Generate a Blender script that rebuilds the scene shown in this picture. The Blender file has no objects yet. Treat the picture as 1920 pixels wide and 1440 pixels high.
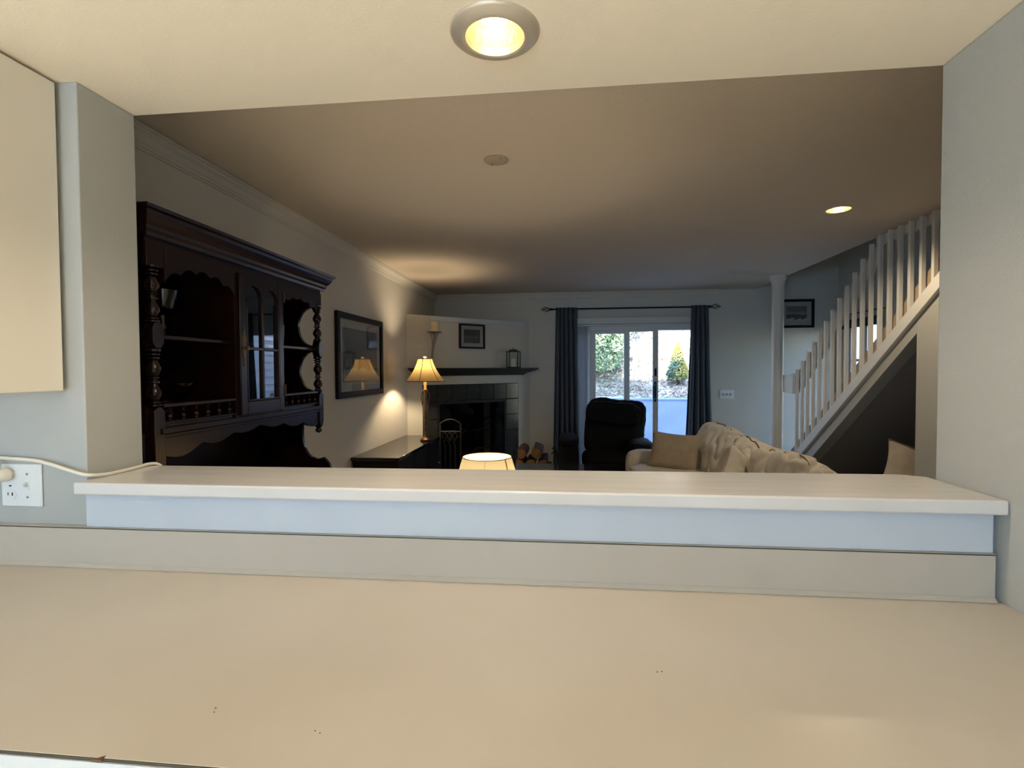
import bpy, bmesh, math, random
from math import pi, sin, cos, radians, sqrt
from mathutils import Vector, Matrix, noise, Euler
random.seed(7)
S = bpy.context.scene
COL = S.collection

# ------------------------------------------------------------------ camera
def camera_setup():
    yaw, pitch, roll = 0.10462, -0.02727, -0.00520
    w = Vector((-sin(yaw)*cos(pitch), cos(yaw)*cos(pitch), sin(pitch)))
    r0 = Vector((cos(yaw), sin(yaw), 0)); u0 = r0.cross(w)
    r = cos(roll)*r0 + sin(roll)*u0; u = -sin(roll)*r0 + cos(roll)*u0
    cd = bpy.data.cameras.new('camera'); cam = bpy.data.objects.new('camera', cd); COL.objects.link(cam)
    cd.sensor_fit = 'HORIZONTAL'; cd.sensor_width = 36; cd.lens = 18.0; cd.clip_start = 0.02; cd.clip_end = 200
    m = Matrix.Identity(4)
    for i in range(3):
        m[i][0], m[i][1], m[i][2] = r[i], u[i], -w[i]
    m[0][3], m[1][3], m[2][3] = 0, 0, 1.42
    cam.matrix_world = m
    S.camera = cam
camera_setup()

# ------------------------------------------------------------------ world, sun, lights, exposure
W = bpy.data.worlds.new('world'); S.world = W; W.use_nodes = True
nt = W.node_tree
bg = nt.nodes['Background']
sky = nt.nodes.new('ShaderNodeTexSky'); sky.sky_type = 'NISHITA'; sky.sun_disc = False
sky.sun_elevation = radians(50); sky.sun_rotation = radians(185); sky.air_density = 1.0; sky.dust_density = 0.6; sky.ozone_density = 4.0
nt.links.new(sky.outputs[0], bg.inputs[0]); bg.inputs[1].default_value = 1.75

def light(name, kind, loc, power, color, rot=None, **kw):
    ld = bpy.data.lights.new(name, kind); ld.energy = power; ld.color = color
    for k, v in kw.items():
        setattr(ld, k, v)
    o = bpy.data.objects.new(name, ld); o.location = loc
    if rot is not None: o.rotation_euler = rot
    COL.objects.link(o); return o
sun = light('sun', 'SUN', (0, -20, 30), 22.0, (1.0, 0.93, 0.82), angle=radians(0.6))
sun.rotation_euler = Vector((0.10, 0.68, -0.76)).to_track_quat('-Z', 'Y').to_euler()
# daylight entering by the kitchen window behind the camera
light('kitchen_daylight', 'AREA', (-1.35, -2.88, 1.50), 94, (0.35, 0.63, 1.0), (radians(118), 0, 0), shape='RECTANGLE', size=1.7, size_y=1.05)
# portals: let the sky in through the glass door and the stair window
for nm, loc, rot, sx, sy in (('door_portal', (0.85, 6.99, 1.0), (radians(-90), 0, 0), 1.8, 2.0),
                             ('window_portal', (3.56, 6.3, 1.16), (0, radians(90), 0), 1.7, 0.75)):
    p = light(nm, 'AREA', loc, 1, (1, 1, 1), rot, shape='RECTANGLE', size=sx, size_y=sy)
    p.data.cycles.is_portal = True
S.view_settings.view_transform = 'Standard'
S.view_settings.look = 'None'
S.view_settings.gamma = 1.0
S.view_settings.use_curve_mapping = False
S.view_settings.exposure = 0.0
S.cycles.max_bounces = 10
S.cycles.diffuse_bounces = 6
S.cycles.transparent_max_bounces = 12
S.cycles.sample_clamp_indirect = 6.0
S.cycles.use_denoising = True

# ------------------------------------------------------------------ materials
def lin(c):
    return tuple(((v/255)/12.92 if v/255 <= 0.04045 else ((v/255+0.055)/1.055)**2.4) for v in c) + (1,)
MATS = {}
def mat(name, c, rough=0.6, metal=0.0, spec=0.5, coat=0.0, c2=None, nscale=8, bump=0.0, bscale=200, stretch=None, emit=None, estr=1.0, trans=0.0, ior=1.45, sheen=0.0, detail=4, lo=0.35, hi=0.65):
    if name in MATS: return MATS[name]
    m = bpy.data.materials.new(name); m.use_nodes = True
    n = m.node_tree.nodes; l = m.node_tree.links; b = n['Principled BSDF']
    col = lin(c) if max(c) > 1.0 else (*c, 1)
    b.inputs['Base Color'].default_value = col; b.inputs['Roughness'].default_value = rough; b.inputs['Metallic'].default_value = metal
    b.inputs['Specular IOR Level'].default_value = spec; b.inputs['Coat Weight'].default_value = coat; b.inputs['Coat Roughness'].default_value = 0.05
    b.inputs['Transmission Weight'].default_value = trans; b.inputs['IOR'].default_value = ior; b.inputs['Sheen Weight'].default_value = sheen
    if emit: b.inputs['Emission Color'].default_value = lin(emit); b.inputs['Emission Strength'].default_value = estr
    tc = n.new('ShaderNodeTexCoord'); src = tc.outputs['Object']
    if stretch:
        mp = n.new('ShaderNodeMapping'); mp.inputs['Scale'].default_value = stretch; l.new(src, mp.inputs[0]); src = mp.outputs[0]
    if c2:
        nz = n.new('ShaderNodeTexNoise'); nz.inputs['Scale'].default_value = nscale; nz.inputs['Detail'].default_value = detail; l.new(src, nz.inputs['Vector'])
        cr = n.new('ShaderNodeValToRGB'); cr.color_ramp.elements[0].position = lo; cr.color_ramp.elements[1].position = hi
        cr.color_ramp.elements[0].color = col; cr.color_ramp.elements[1].color = lin(c2) if max(c2) > 1 else (*c2, 1)
        l.new(nz.outputs['Fac'], cr.inputs[0]); l.new(cr.outputs[0], b.inputs['Base Color'])
    if bump:
        nb = n.new('ShaderNodeTexNoise'); nb.inputs['Scale'].default_value = bscale; nb.inputs['Detail'].default_value = 3; l.new(src, nb.inputs['Vector'])
        bp = n.new('ShaderNodeBump'); bp.inputs['Strength'].default_value = bump; bp.inputs['Distance'].default_value = 0.01
        l.new(nb.outputs['Fac'], bp.inputs['Height']); l.new(bp.outputs[0], b.inputs['Normal'])
    MATS[name] = m
    return m

paint = mat('wall paint greyed blue green', (172, 174, 170), 0.62, bump=0.10, bscale=260, spec=0.3)
livpaint = mat('living wall paint', (204, 201, 192), 0.7, bump=0.10, bscale=220, spec=0.3)
nookshade = mat('wall paint with nook shade', (150, 146, 140), 0.8, spec=0.2)  # same wall paint, darkened to put the recess shade into its colour
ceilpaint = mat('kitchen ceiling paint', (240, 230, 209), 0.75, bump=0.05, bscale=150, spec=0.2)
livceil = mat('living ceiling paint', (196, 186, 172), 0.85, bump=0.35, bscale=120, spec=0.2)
white = mat('white gloss trim', (198, 205, 213), 0.32, c2=(192, 199, 207), nscale=3, bump=0.03, bscale=60)
stairwhite = mat('white stair paint', (216, 212, 202), 0.45)
stairtan = mat('tan stair board', (176, 156, 128), 0.5, c2=(160, 138, 110), nscale=4)
ledgew = mat('white ledge paint', (216, 213, 209), 0.24, c2=(209, 205, 200), nscale=5, stretch=(0.6, 6, 1), bump=0.05, bscale=25, coat=0.2, lo=0.4, hi=0.7)
laminate = mat('cream laminate', (188, 180, 168), 0.34, c2=(183, 174, 161), nscale=2.5, bump=0.015, bscale=90)
seam = mat('dark laminate seam', (70, 62, 50), 0.6)
cabw = mat('cream cabinet side', (234, 228, 214), 0.42, c2=(230, 223, 208), nscale=2, bump=0.02, bscale=60)
mahog = mat('dark mahogany', (0.014, 0.004, 0.003), 0.24, c2=(0.008, 0.0024, 0.002), nscale=5, stretch=(3, 3, 0.5), spec=0.5, bump=0.03, bscale=80)
ebony = mat('black lacquer', (0.006, 0.0055, 0.0055), 0.07, spec=0.6)
ebonym = mat('black satin wood', (0.005, 0.0045, 0.0045), 0.42, spec=0.3)
brass = mat('antique brass', (150, 122, 78), 0.35, 1.0)
nickel = mat('brushed nickel', (196, 186, 168), 0.36, 0.45)
bronze = mat('aged bronze', (126, 104, 88), 0.36, 0.8, c2=(96, 78, 66), nscale=20)
iron = mat('black iron', (0.02, 0.02, 0.022), 0.5, 0.6)
blackm = mat('black frame', (0.007, 0.006, 0.007), 0.45, spec=0.25)
plastic = mat('white plastic', (226, 228, 226), 0.35)
platew = mat('painted metal plate', (160, 150, 136), 0.5)
dark = mat('dark hole', (14, 13, 12), 0.8)
cordm = mat('white cord', (228, 222, 206), 0.45)
slip = mat('cream slipcover', (204, 197, 184), 0.9, c2=(196, 188, 174), nscale=9, bump=0.25, bscale=500, sheen=0.2)
slip2 = mat('tan pillow linen', (168, 155, 134), 0.9, c2=(160, 146, 125), nscale=12, bump=0.3, bscale=600)
slip3 = mat('oatmeal pillow linen', (214, 200, 180), 0.9, c2=(204, 190, 170), nscale=12, bump=0.3, bscale=600)
blackfab = mat('black recliner fabric', (0.0035, 0.0035, 0.004), 0.75, bump=0.2, bscale=300, sheen=0.0, spec=0.2)
curt = mat('slate curtain', (78, 84, 92), 0.85, c2=(70, 76, 84), nscale=30, stretch=(1, 1, 0.1), bump=0.2, bscale=500)
tile = mat('black marble tile', (0.022, 0.025, 0.024), 0.16, c2=(0.055, 0.06, 0.057), nscale=7, detail=8, lo=0.5, hi=0.75)
grout = mat('black grout', (0.008, 0.008, 0.008), 0.8)
soot = mat('sooty firebox', (0.010, 0.009, 0.009), 0.8, c2=(0.02, 0.018, 0.017), nscale=6)
carpet = mat('beige carpet', (150, 138, 122), 0.95, bump=0.4, bscale=400)
kfloor = mat('kitchen floor pale maple', (216, 206, 188), 0.4)
vinyl = mat('white vinyl door', (206, 208, 206), 0.4)
vane = mat('vertical blind vane', (190, 192, 196), 0.6)
concrete = mat('patio concrete', (168, 168, 170), 0.8, c2=(150, 150, 152), nscale=3, bump=0.2, bscale=60)
rwall = mat('retaining wall stucco', (160, 176, 204), 0.85, c2=(148, 164, 194), nscale=2.0, bump=0.4, bscale=9)
litter = mat('hillside leaf litter', (166, 154, 138), 0.9, c2=(224, 218, 206), nscale=14, detail=8, bump=0.6, bscale=30, lo=0.4, hi=0.6)
leafb = mat('dry leaves', (160, 146, 128), 0.9, c2=(214, 204, 188), nscale=3)
leafg = mat('green leaves', (128, 150, 104), 0.8, c2=(186, 196, 160), nscale=3)
leafy = mat('sun and shade needles', (176, 170, 92), 0.8, c2=(112, 140, 118), nscale=2.2, lo=0.42, hi=0.58)  # sunlit yellow and shaded blue green put into the needle colour
bark = mat('bark', (84, 66, 50), 0.9, c2=(60, 46, 36), nscale=30, bump=0.5, bscale=60)
splitw = mat('split firewood', (118, 90, 62), 0.85, c2=(96, 70, 46), nscale=16, stretch=(1, 8, 1))
logend = mat('reddish log bark', (88, 52, 38), 0.85, c2=(60, 36, 28), nscale=20)
siding = mat('pale lap siding', (214, 218, 226), 0.7)
wax = mat('cream candle wax', (226, 208, 160), 0.5)
matb = mat('grey white mount board', (176, 176, 172), 0.8)

def glass_mat(name, tint=(1, 1, 1), refl=1.0, rough=0.0):
    m = bpy.data.materials.new(name); m.use_nodes = True; n = m.node_tree.nodes; l = m.node_tree.links
    for x in list(n): n.remove(x)
    out = n.new('ShaderNodeOutputMaterial'); mx = n.new('ShaderNodeMixShader'); t = n.new('ShaderNodeBsdfTransparent'); g = n.new('ShaderNodeBsdfGlossy')
    f = n.new('ShaderNodeFresnel'); f.inputs[0].default_value = 1.45 + 0.25*(refl-1)
    t.inputs[0].default_value = (*tint, 1); g.inputs['Roughness'].default_value = rough
    ge = n.new('ShaderNodeNewGeometry'); ml = n.new('ShaderNodeMath'); ml.operation = 'MULTIPLY_ADD'; ml.inputs[1].default_value = -1; ml.inputs[2].default_value = 1
    m2 = n.new('ShaderNodeMath'); m2.operation = 'MULTIPLY'; l.new(ge.outputs['Backfacing'], ml.inputs[0]); l.new(ml.outputs[0], m2.inputs[0]); l.new(f.outputs[0], m2.inputs[1])
    l.new(m2.outputs[0], mx.inputs[0]); l.new(t.outputs[0], mx.inputs[1]); l.new(g.outputs[0], mx.inputs[2]); l.new(mx.outputs[0], out.inputs[0])
    return m
pane_m = glass_mat('window glass', (0.94, 0.96, 0.95))
pane_pic = glass_mat('picture glass', (0.97, 0.97, 0.97), 4.2)
pane_tint = glass_mat('smoked glass', (0.25, 0.27, 0.28), 2.0)
pane_hutch = glass_mat('hutch glass', (0.85, 0.87, 0.87), 3.4)
crystal = mat('cut crystal', (0.9, 0.92, 0.93), 0.03, trans=1.0, ior=1.5)
shadeglass = mat('dark amethyst glass', (0.45, 0.42, 0.44), 0.03, trans=1.0, ior=1.5)

def shade_mat(name, c, tw=0.6, dens=0.2):
    m = bpy.data.materials.new(name); m.use_nodes = True; n = m.node_tree.nodes; l = m.node_tree.links
    for x in list(n): n.remove(x)
    out = n.new('ShaderNodeOutputMaterial'); mx = n.new('ShaderNodeMixShader'); d = n.new('ShaderNodeBsdfDiffuse'); t = n.new('ShaderNodeBsdfTranslucent')
    nz = n.new('ShaderNodeTexNoise'); nz.inputs['Scale'].default_value = 60; nz.inputs['Detail'].default_value = 6
    cr = n.new('ShaderNodeValToRGB'); cr.color_ramp.elements[0].color = tuple(v*0.86 for v in lin(c)[:3]) + (1,); cr.color_ramp.elements[1].color = lin(c)
    hs = n.new('ShaderNodeHueSaturation'); hs.inputs['Value'].default_value = dens; l.new(cr.outputs[0], hs.inputs['Color'])
    l.new(nz.outputs['Fac'], cr.inputs[0]); l.new(hs.outputs[0], t.inputs[0]); l.new(cr.outputs[0], d.inputs[0])
    mx.inputs[0].default_value = tw
    l.new(d.outputs[0], mx.inputs[1]); l.new(t.outputs[0], mx.inputs[2]); l.new(mx.outputs[0], out.inputs[0]); return m
shade_a = shade_mat('amber linen shade', (232, 196, 130), 0.5, 0.075)
shade_b = shade_mat('parchment shade', (246, 232, 190), 0.5, 0.14)
def emit_mat(name, c, s):
    m = bpy.data.materials.new(name); m.use_nodes = True; n = m.node_tree.nodes; l = m.node_tree.links
    for x in list(n): n.remove(x)
    out = n.new('ShaderNodeOutputMaterial'); e = n.new('ShaderNodeEmission'); e.inputs[0].default_value = (*c, 1); e.inputs[1].default_value = s
    l.new(e.outputs[0], out.inputs[0]); return m
bulb_m = emit_mat('lit bulb', (1.0, 0.86, 0.60), 9)
reflector = mat('gold cone reflector', (222, 200, 150), 0.28, 0.35, bump=0.25, bscale=60)

def print_mat(name, kind):
    """black and white landscape prints, drawn from height and noise"""
    m = bpy.data.materials.new(name); m.use_nodes = True; n = m.node_tree.nodes; l = m.node_tree.links; b = n['Principled BSDF']; b.inputs['Roughness'].default_value = 0.5
    tc = n.new('ShaderNodeTexCoord'); sp = n.new('ShaderNodeSeparateXYZ'); l.new(tc.outputs['Generated'], sp.inputs[0])
    nz = n.new('ShaderNodeTexNoise'); nz.inputs['Scale'].default_value = {'snow': 5, 'wood': 9, 'hut': 4}[kind]; nz.inputs['Detail'].default_value = 8
    l.new(tc.outputs['Generated'], nz.inputs['Vector'])
    ma = n.new('ShaderNodeMath'); ma.operation = 'MULTIPLY_ADD'; ma.inputs[1].default_value = {'snow': 0.35, 'wood': 0.9, 'hut': 0.6}[kind]
    l.new(nz.outputs['Fac'], ma.inputs[0]); l.new(sp.outputs['Z'], ma.inputs[2])
    cr = n.new('ShaderNodeValToRGB'); e = cr.color_ramp.elements
    stops = {'snow': [(0.0, .26), (0.38, .30), (0.42, .03), (0.62, .02), (0.85, .06), (1.0, .10)],
             'wood': [(0.0, .02), (0.45, .006), (0.6, .10), (0.72, .008), (0.88, .14), (1.0, .02)],
             'hut': [(0.0, .45), (0.45, .5), (0.5, .05), (0.72, .08), (0.8, .3), (1.0, .12)]}[kind]
    while len(e) < len(stops): e.new(0.5)
    for k, (p, v) in enumerate(stops):
        e[k].position = min(p, 1.0); bl = v*1.15 if kind == 'hut' else v
        e[k].color = (v, v, bl, 1)
    l.new(ma.outputs[0], cr.inputs[0]); l.new(cr.outputs[0], b.inputs['Base Color']); return m

# ------------------------------------------------------------------ mesh helpers
WLOC = {}
class MB:
    def __init__(s): s.v = []; s.f = []
    def add(s, vs, fs):
        k = len(s.v); s.v += [tuple(v) for v in vs]; s.f += [tuple(i+k for i in f) for f in fs]; return s
    def box(s, x0, x1, y0, y1, z0, z1):
        vs = [(x, y, z) for z in (z0, z1) for y in (y0, y1) for x in (x0, x1)]
        return s.add(vs, [(0, 2, 3, 1), (4, 5, 7, 6), (0, 1, 5, 4), (2, 6, 7, 3), (0, 4, 6, 2), (1, 3, 7, 5)])
    def obox(s, c, sx, sy, sz, M=None):
        M = M or Matrix.Identity(3)
        vs = [Vector(c) + M @ Vector((x*sx/2, y*sy/2, z*sz/2)) for z in (-1, 1) for y in (-1, 1) for x in (-1, 1)]
        return s.add(vs, [(0, 2, 3, 1), (4, 5, 7, 6), (0, 1, 5, 4), (2, 6, 7, 3), (0, 4, 6, 2), (1, 3, 7, 5)])
    def prism(s, pts, axis, a, b):
        """polygon pts (2D) extruded along axis from a to b. axis x: pts=(y,z); y: (x,z); z: (x,y)"""
        def P(p, t): return {'x': (t, p[0], p[1]), 'y': (p[0], t, p[1]), 'z': (p[0], p[1], t)}[axis]
        n = len(pts); vs = [P(p, a) for p in pts] + [P(p, b) for p in pts]
        fs = [tuple(range(n)), tuple(range(2*n-1, n-1, -1))] + [(i, i+n, (i+1) % n+n, (i+1) % n) for i in range(n)]
        return s.add(vs, fs)
    def lathe(s, prof, c=(0, 0, 0), n=20, axis='z', caps=True):
        vs = []
        for r, z in prof:
            for k in range(n):
                a = 2*pi*k/n; p = (r*cos(a), r*sin(a), z)
                if axis == 'x': p = (z, r*cos(a), r*sin(a))
                if axis == 'y': p = (r*cos(a), z, r*sin(a))
                vs.append((p[0]+c[0], p[1]+c[1], p[2]+c[2]))
        fs = []
        for i in range(len(prof)-1):
            for k in range(n):
                fs.append((i*n+k, i*n+(k+1) % n, (i+1)*n+(k+1) % n, (i+1)*n+k))
        if caps:
            fs.append(tuple(range(n-1, -1, -1))); fs.append(tuple((len(prof)-1)*n+k for k in range(n)))
        return s.add(vs, fs)
    def tube(s, pts, r, n=8, closed=False):
        pts = [Vector(p) for p in pts]; N = len(pts); vs = []; up = None
        for i, p in enumerate(pts):
            if closed: d = pts[(i+1) % N]-pts[i-1]
            else: d = pts[min(i+1, N-1)]-pts[max(i-1, 0)]
            d.normalize()
            if up is None:
                up = Vector((0, 0, 1)) if abs(d.z) < 0.9 else Vector((1, 0, 0))
            a = d.cross(up)
            if a.length < 1e-4: a = d.orthogonal()
            a.normalize(); b = a.cross(d); up = b
            rr = r[i] if isinstance(r, (list, tuple)) else r
            vs += [p+rr*(cos(2*pi*k/n)*a+sin(2*pi*k/n)*b) for k in range(n)]
        fs = [(i*n+k, ((i+1) % N)*n+k, ((i+1) % N)*n+(k+1) % n, i*n+(k+1) % n) for i in range(N if closed else N-1) for k in range(n)]
        if not closed: fs += [tuple(range(n)), tuple(N*n-1-k for k in range(n))]
        return s.add(vs, fs)
    def grid(s, fn, nu, nv):
        vs = [fn(i/nu, j/nv) for j in range(nv+1) for i in range(nu+1)]
        return s.add(vs, [(j*(nu+1)+i, j*(nu+1)+i+1, (j+1)*(nu+1)+i+1, (j+1)*(nu+1)+i) for j in range(nv) for i in range(nu)])
    def build(s, name, m, parent=None, bev=0, smooth=35, local=False, seg=2, sub=0, origin=None, solid=0, recalc=True):
        vs = [Vector(v) for v in s.v]
        lo = Vector([min(v[i] for v in vs) for i in range(3)]); hi = Vector([max(v[i] for v in vs) for i in range(3)])
        c = Vector(((lo.x+hi.x)/2, (lo.y+hi.y)/2, lo.z)) if origin is None else Vector(origin)
        me = bpy.data.meshes.new(name); me.from_pydata([v-c for v in vs], [], s.f)
        if recalc:
            bm = bmesh.new(); bm.from_mesh(me); bmesh.ops.recalc_face_normals(bm, faces=bm.faces); bm.to_mesh(me); bm.free()
        me.materials.append(m)
        if smooth:
            me.shade_smooth()
            if smooth < 180: me.set_sharp_from_angle(angle=radians(smooth))
        o = bpy.data.objects.new(name, me); COL.objects.link(o)
        if parent is not None:
            o.parent = parent; o.location = c if local else c-WLOC[parent.name]
            WLOC[o.name] = c
        else:
            o.location = c; WLOC[o.name] = c
        if solid:
            d = o.modifiers.new('solid', 'SOLIDIFY'); d.thickness = solid; d.offset = 0
        if bev:
            b = o.modifiers.new('bevel', 'BEVEL'); b.width = bev; b.segments = seg; b.limit_method = 'ANGLE'
        if sub:
            b = o.modifiers.new('sub', 'SUBSURF'); b.levels = sub; b.render_levels = sub
        return o
def thing(name, loc, label, cat, rotz=0, group=None):
    o = bpy.data.objects.new(name, None); o.empty_display_size = 0.1; COL.objects.link(o)
    o.location = loc; o.rotation_euler = (0, 0, rotz); WLOC[o.name] = Vector(loc)
    o['label'] = label; o['category'] = cat
    if group: o['group'] = group
    return o
def tag(o, label, cat, group=None):
    o['label'] = label; o['category'] = cat
    if group: o['group'] = group
    return o
def struct(o, label=None):
    o['kind'] = 'structure'
    if label: o['label'] = label
    return o
def sempty(name, loc, label=None):
    o = bpy.data.objects.new(name, None); o.empty_display_size = 0.1; COL.objects.link(o); o.location = loc; WLOC[o.name] = Vector(loc)
    o['kind'] = 'structure'
    if label: o['label'] = label
    return o
def holed(mb, x0, x1, y0, y1, z0, z1, cx, cy, r, n=40):
    cor = [(x1, y1), (x0, y1), (x0, y0), (x1, y0)]
    ang = sorted([2*pi*k/n for k in range(n)] + [math.atan2(b-cy, a-cx) % (2*pi) for a, b in cor])
    def edge(a):
        dx, dy = cos(a), sin(a); t = 1e9
        if dx > 1e-9: t = min(t, (x1-cx)/dx)
        if dx < -1e-9: t = min(t, (x0-cx)/dx)
        if dy > 1e-9: t = min(t, (y1-cy)/dy)
        if dy < -1e-9: t = min(t, (y0-cy)/dy)
        return cx+t*dx, cy+t*dy
    N = len(ang); vs = []
    for z in (z0, z1):
        vs += [(cx+r*cos(a), cy+r*sin(a), z) for a in ang]
        vs += [(*edge(a), z) for a in ang]
    fs = []
    for k in range(N):
        j = (k+1) % N
        fs += [(k, j, N+j, N+k), (2*N+k, 3*N+k, 3*N+j, 2*N+j), (k, 2*N+k, 2*N+j, j), (N+k, N+j, 3*N+j, 3*N+k)]
    mb.add(vs, fs)

# ------------------------------------------------------------------ room numbers
CZ = 2.172; YF = 1.22; YR = 1.40; XL = -1.257; XR = 0.934       # kitchen ceiling, partition faces, opening sides
LC = 2.44; LX = -1.78; BY = 6.85; SX = 2.38; RX = 3.41          # living ceiling, left wall, back wall, stair wall plane, right wall

# ------------------------------------------------------------------ structure
struct(MB().box(-3.1, 0.934, -3.1, YF, -0.1, 0).build('floor_kitchen', kfloor), 'pale kitchen floor under the counter')
struct(MB().box(-1.9, 3.53, YF, 6.97, -0.1, 0).build('floor', carpet), 'beige carpet floor of the living room')
LT = (-0.155, 1.150)      # kitchen downlight centre
mb = MB(); holed(mb, -3.1, XR+0.12, 0.2, YR, CZ, CZ+0.02, LT[0], LT[1], 0.071); holed(mb, -3.1, -0.9, -3.1, 0.2, CZ, CZ+0.02, -1.7, -1.3, 0.071); holed(mb, -0.9, XR+0.12, -3.1, 0.2, CZ, CZ+0.02, -0.1, -1.3, 0.071)
mb.box(-3.1, XR+0.12, YR-0.02, YR, CZ+0.02, LC+0.02); mb.box(-3.1, XR+0.12, -3.1, YR-0.02, LC+0.03, LC+0.13)
struct(mb.build('ceiling_kitchen', ceilpaint, smooth=0), 'cream kitchen ceiling above the pass-through')
DL = (1.743, 3.515)
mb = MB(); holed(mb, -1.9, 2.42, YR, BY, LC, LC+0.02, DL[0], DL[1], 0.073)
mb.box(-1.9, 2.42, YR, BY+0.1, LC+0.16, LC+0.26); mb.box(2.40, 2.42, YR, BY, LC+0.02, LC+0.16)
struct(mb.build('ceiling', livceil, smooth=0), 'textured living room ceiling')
# partition with the pass-through
mb = MB().box(-3.1, XL, YF, YR, 0, CZ).box(XL, XR, YF, YR, 0, 1.104).box(XR+0.12, 2.42, YR-0.12, YR, 0, LC+0.1)
struct(mb.build('wall_partition', paint, bev=0.003), 'blue grey partition wall around the pass-through')
struct(MB().box(XR, XR+0.12, -3.1, YR, 0, CZ).build('wall_kitchen_right', paint, bev=0.003), 'grey green wall at right of the pass-through')
struct(MB().box(-3.1, -3.0, -3.1, YF, 0, CZ).build('wall_kitchen_left', paint))
mb = MB().box(-3.1, -2.25, -3.1, -3.0, 0, CZ).box(-0.45, XR, -3.1, -3.0, 0, CZ).box(-2.25, -0.45, -3.1, -3.0, 0, 0.9).box(-2.25, -0.45, -3.1, -3.0, 2.0, CZ)
struct(mb.build('wall_kitchen_back', paint))
kw = sempty('window_2', (-1.35, -3.05, 0.9))
MB().box(-2.25, -0.45, -3.12, -3.06, 0.9, 2.0).build('sun_block_slab', vane, kw)  # unseen slab added in the window to keep direct sun out
MB().box(-2.32, -0.38, -3.0, -2.98, 0.82, 0.9).box(-2.32, -0.38, -3.0, -2.98, 2.0, 2.08).box(-2.32, -2.25, -3.0, -2.98, 0.9, 2.0).box(-0.45, -0.38, -3.0, -2.98, 0.9, 2.0).build('window_frame', white, kw)
# living walls
struct(MB().box(-1.9, LX, YR, 6.97, 0, LC+0.1).build('wall_left', livpaint), 'grey living room wall behind the china hutch')
mb = MB().box(LX, -0.06, BY, 6.97, 0, LC+0.1).box(-0.06, 1.76, BY, 6.97, 1.99, LC+0.1).box(1.76, 3.53, BY, 6.97, 0, LC+0.1).box(2.40, 3.53, BY, 6.97, LC+0.1, 5.0)
struct(mb.build('wall_back', livpaint), 'back wall of the living room around the sliding door')
mb = MB().box(RX, 3.53, YR, 5.95, 0, 5.0).box(RX, 3.53, 6.66, 6.97, 0, 5.0).box(RX, 3.53, 5.95, 6.66, 0, 0.35).box(RX, 3.53, 5.95, 6.66, 1.97, 5.0)
struct(mb.build('wall_right', livpaint), 'far wall of the stairwell')
mb = MB().box(2.42, RX, YR, YR+0.1, 0, 5.0).box(2.40, 2.44, YR, BY, LC+0.02, 5.0).box(2.40, 3.53, YR, 6.97, 4.95, 5.05).box(2.44, RX, YR+0.1, 2.2, 2.5, 2.6)
struct(mb.build('wall_stairwell', livpaint), 'upper walls closing the stairwell')
# stair side wall with the triangular opening of the nook. trim line: z = .516 + .727*(5.609-y)
def skirt(y): return 0.516+0.727*(5.609-y)
def hyp(y): return 1.656-0.747*(y-3.766)
yh0 = 3.766+1.656/0.747
y_top = 5.609-(LC-0.516)/0.727
wt = 0.10
pts = [(YR, 0), (3.766, 0), (3.766, 1.656), (yh0, 0), (6.30, 0)]
mb = MB()
mb.prism([(YR, 0), (3.766, 0), (3.766, skirt(3.766)-0.06), (y_top, LC-0.02), (YR, LC-0.02)], 'x', SX, SX+wt)
mb.prism([(3.766, 1.656), (yh0, 0), (6.22, 0), (3.766, skirt(3.766)-0.06)], 'x', SX, SX+wt)
struct(mb.build('wall_stair', mat('stair wall paint', (176, 174, 164), 0.7), bev=0.002), 'wall under the staircase with a triangular opening')
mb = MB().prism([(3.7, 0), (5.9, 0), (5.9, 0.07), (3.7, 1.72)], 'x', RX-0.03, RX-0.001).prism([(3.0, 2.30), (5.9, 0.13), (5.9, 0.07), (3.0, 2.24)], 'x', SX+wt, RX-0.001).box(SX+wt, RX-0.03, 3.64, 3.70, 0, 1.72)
struct(mb.build('wall_nook', nookshade), 'recess lining under the stairs with shade in its colour')
# upper storey and roof of the house (casts the shade on the patio)
mb = MB().box(-3.2, -3.12, -3.2, 7.05, -0.3, 5.6).box(3.55, 3.63, -3.2, 5.8, -0.3, 5.6).box(3.55, 3.63, 6.8, 7.05, -0.3, 5.6).box(3.55, 3.63, 5.8, 6.8, -0.3, 0.2).box(3.55, 3.63, 5.8, 6.8, 2.1, 5.6)
mb.box(-3.2, -0.1, 6.98, 7.05, -0.3, 5.6).box(1.8, 3.63, 6.98, 7.05, -0.3, 5.6).box(-0.1, 1.8, 6.98, 7.05, 2.05, 5.6).box(-3.2, 3.63, -3.22, -3.14, -0.3, 5.6).box(-3.3, 3.7, -3.3, 7.2, 5.6, 5.75)
struct(mb.build('wall_outside', siding, smooth=0), 'outer shell and roof of the house')

# crown mouldings
def crown(n, a, b, side):
    # profile in (out from wall, down from ceiling)
    prof = [(0, 0), (0.055, 0), (0.055, 0.010), (0.047, 0.014), (0.045, 0.024), (0.030, 0.036), (0.018, 0.058), (0.014, 0.062), (0.014, 0.072), (0.007, 0.076), (0.007, 0.084), (0, 0.086)]
    mb = MB()
    if side == 'left': mb.prism([(LX+p, LC-q) for p, q in prof], 'y', a, b)
    else: mb.prism([(BY-p, LC-q) for p, q in prof], 'x', a, b)
    return struct(mb.build('trim_%d' % n, livpaint, smooth=0), 'crown moulding along the %s wall' % side)
crown(1, YR, BY, 'left'); crown(2, LX+0.05, 1.95, 'back')
struct(MB().box(LX, LX+0.015, 2.95, 3.95, 0, 0.1).build('baseboard_left', white)); struct(MB().box(1.80, 2.38, BY-0.015, BY, 0, 0.1).build('baseboard_back', white))

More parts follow.
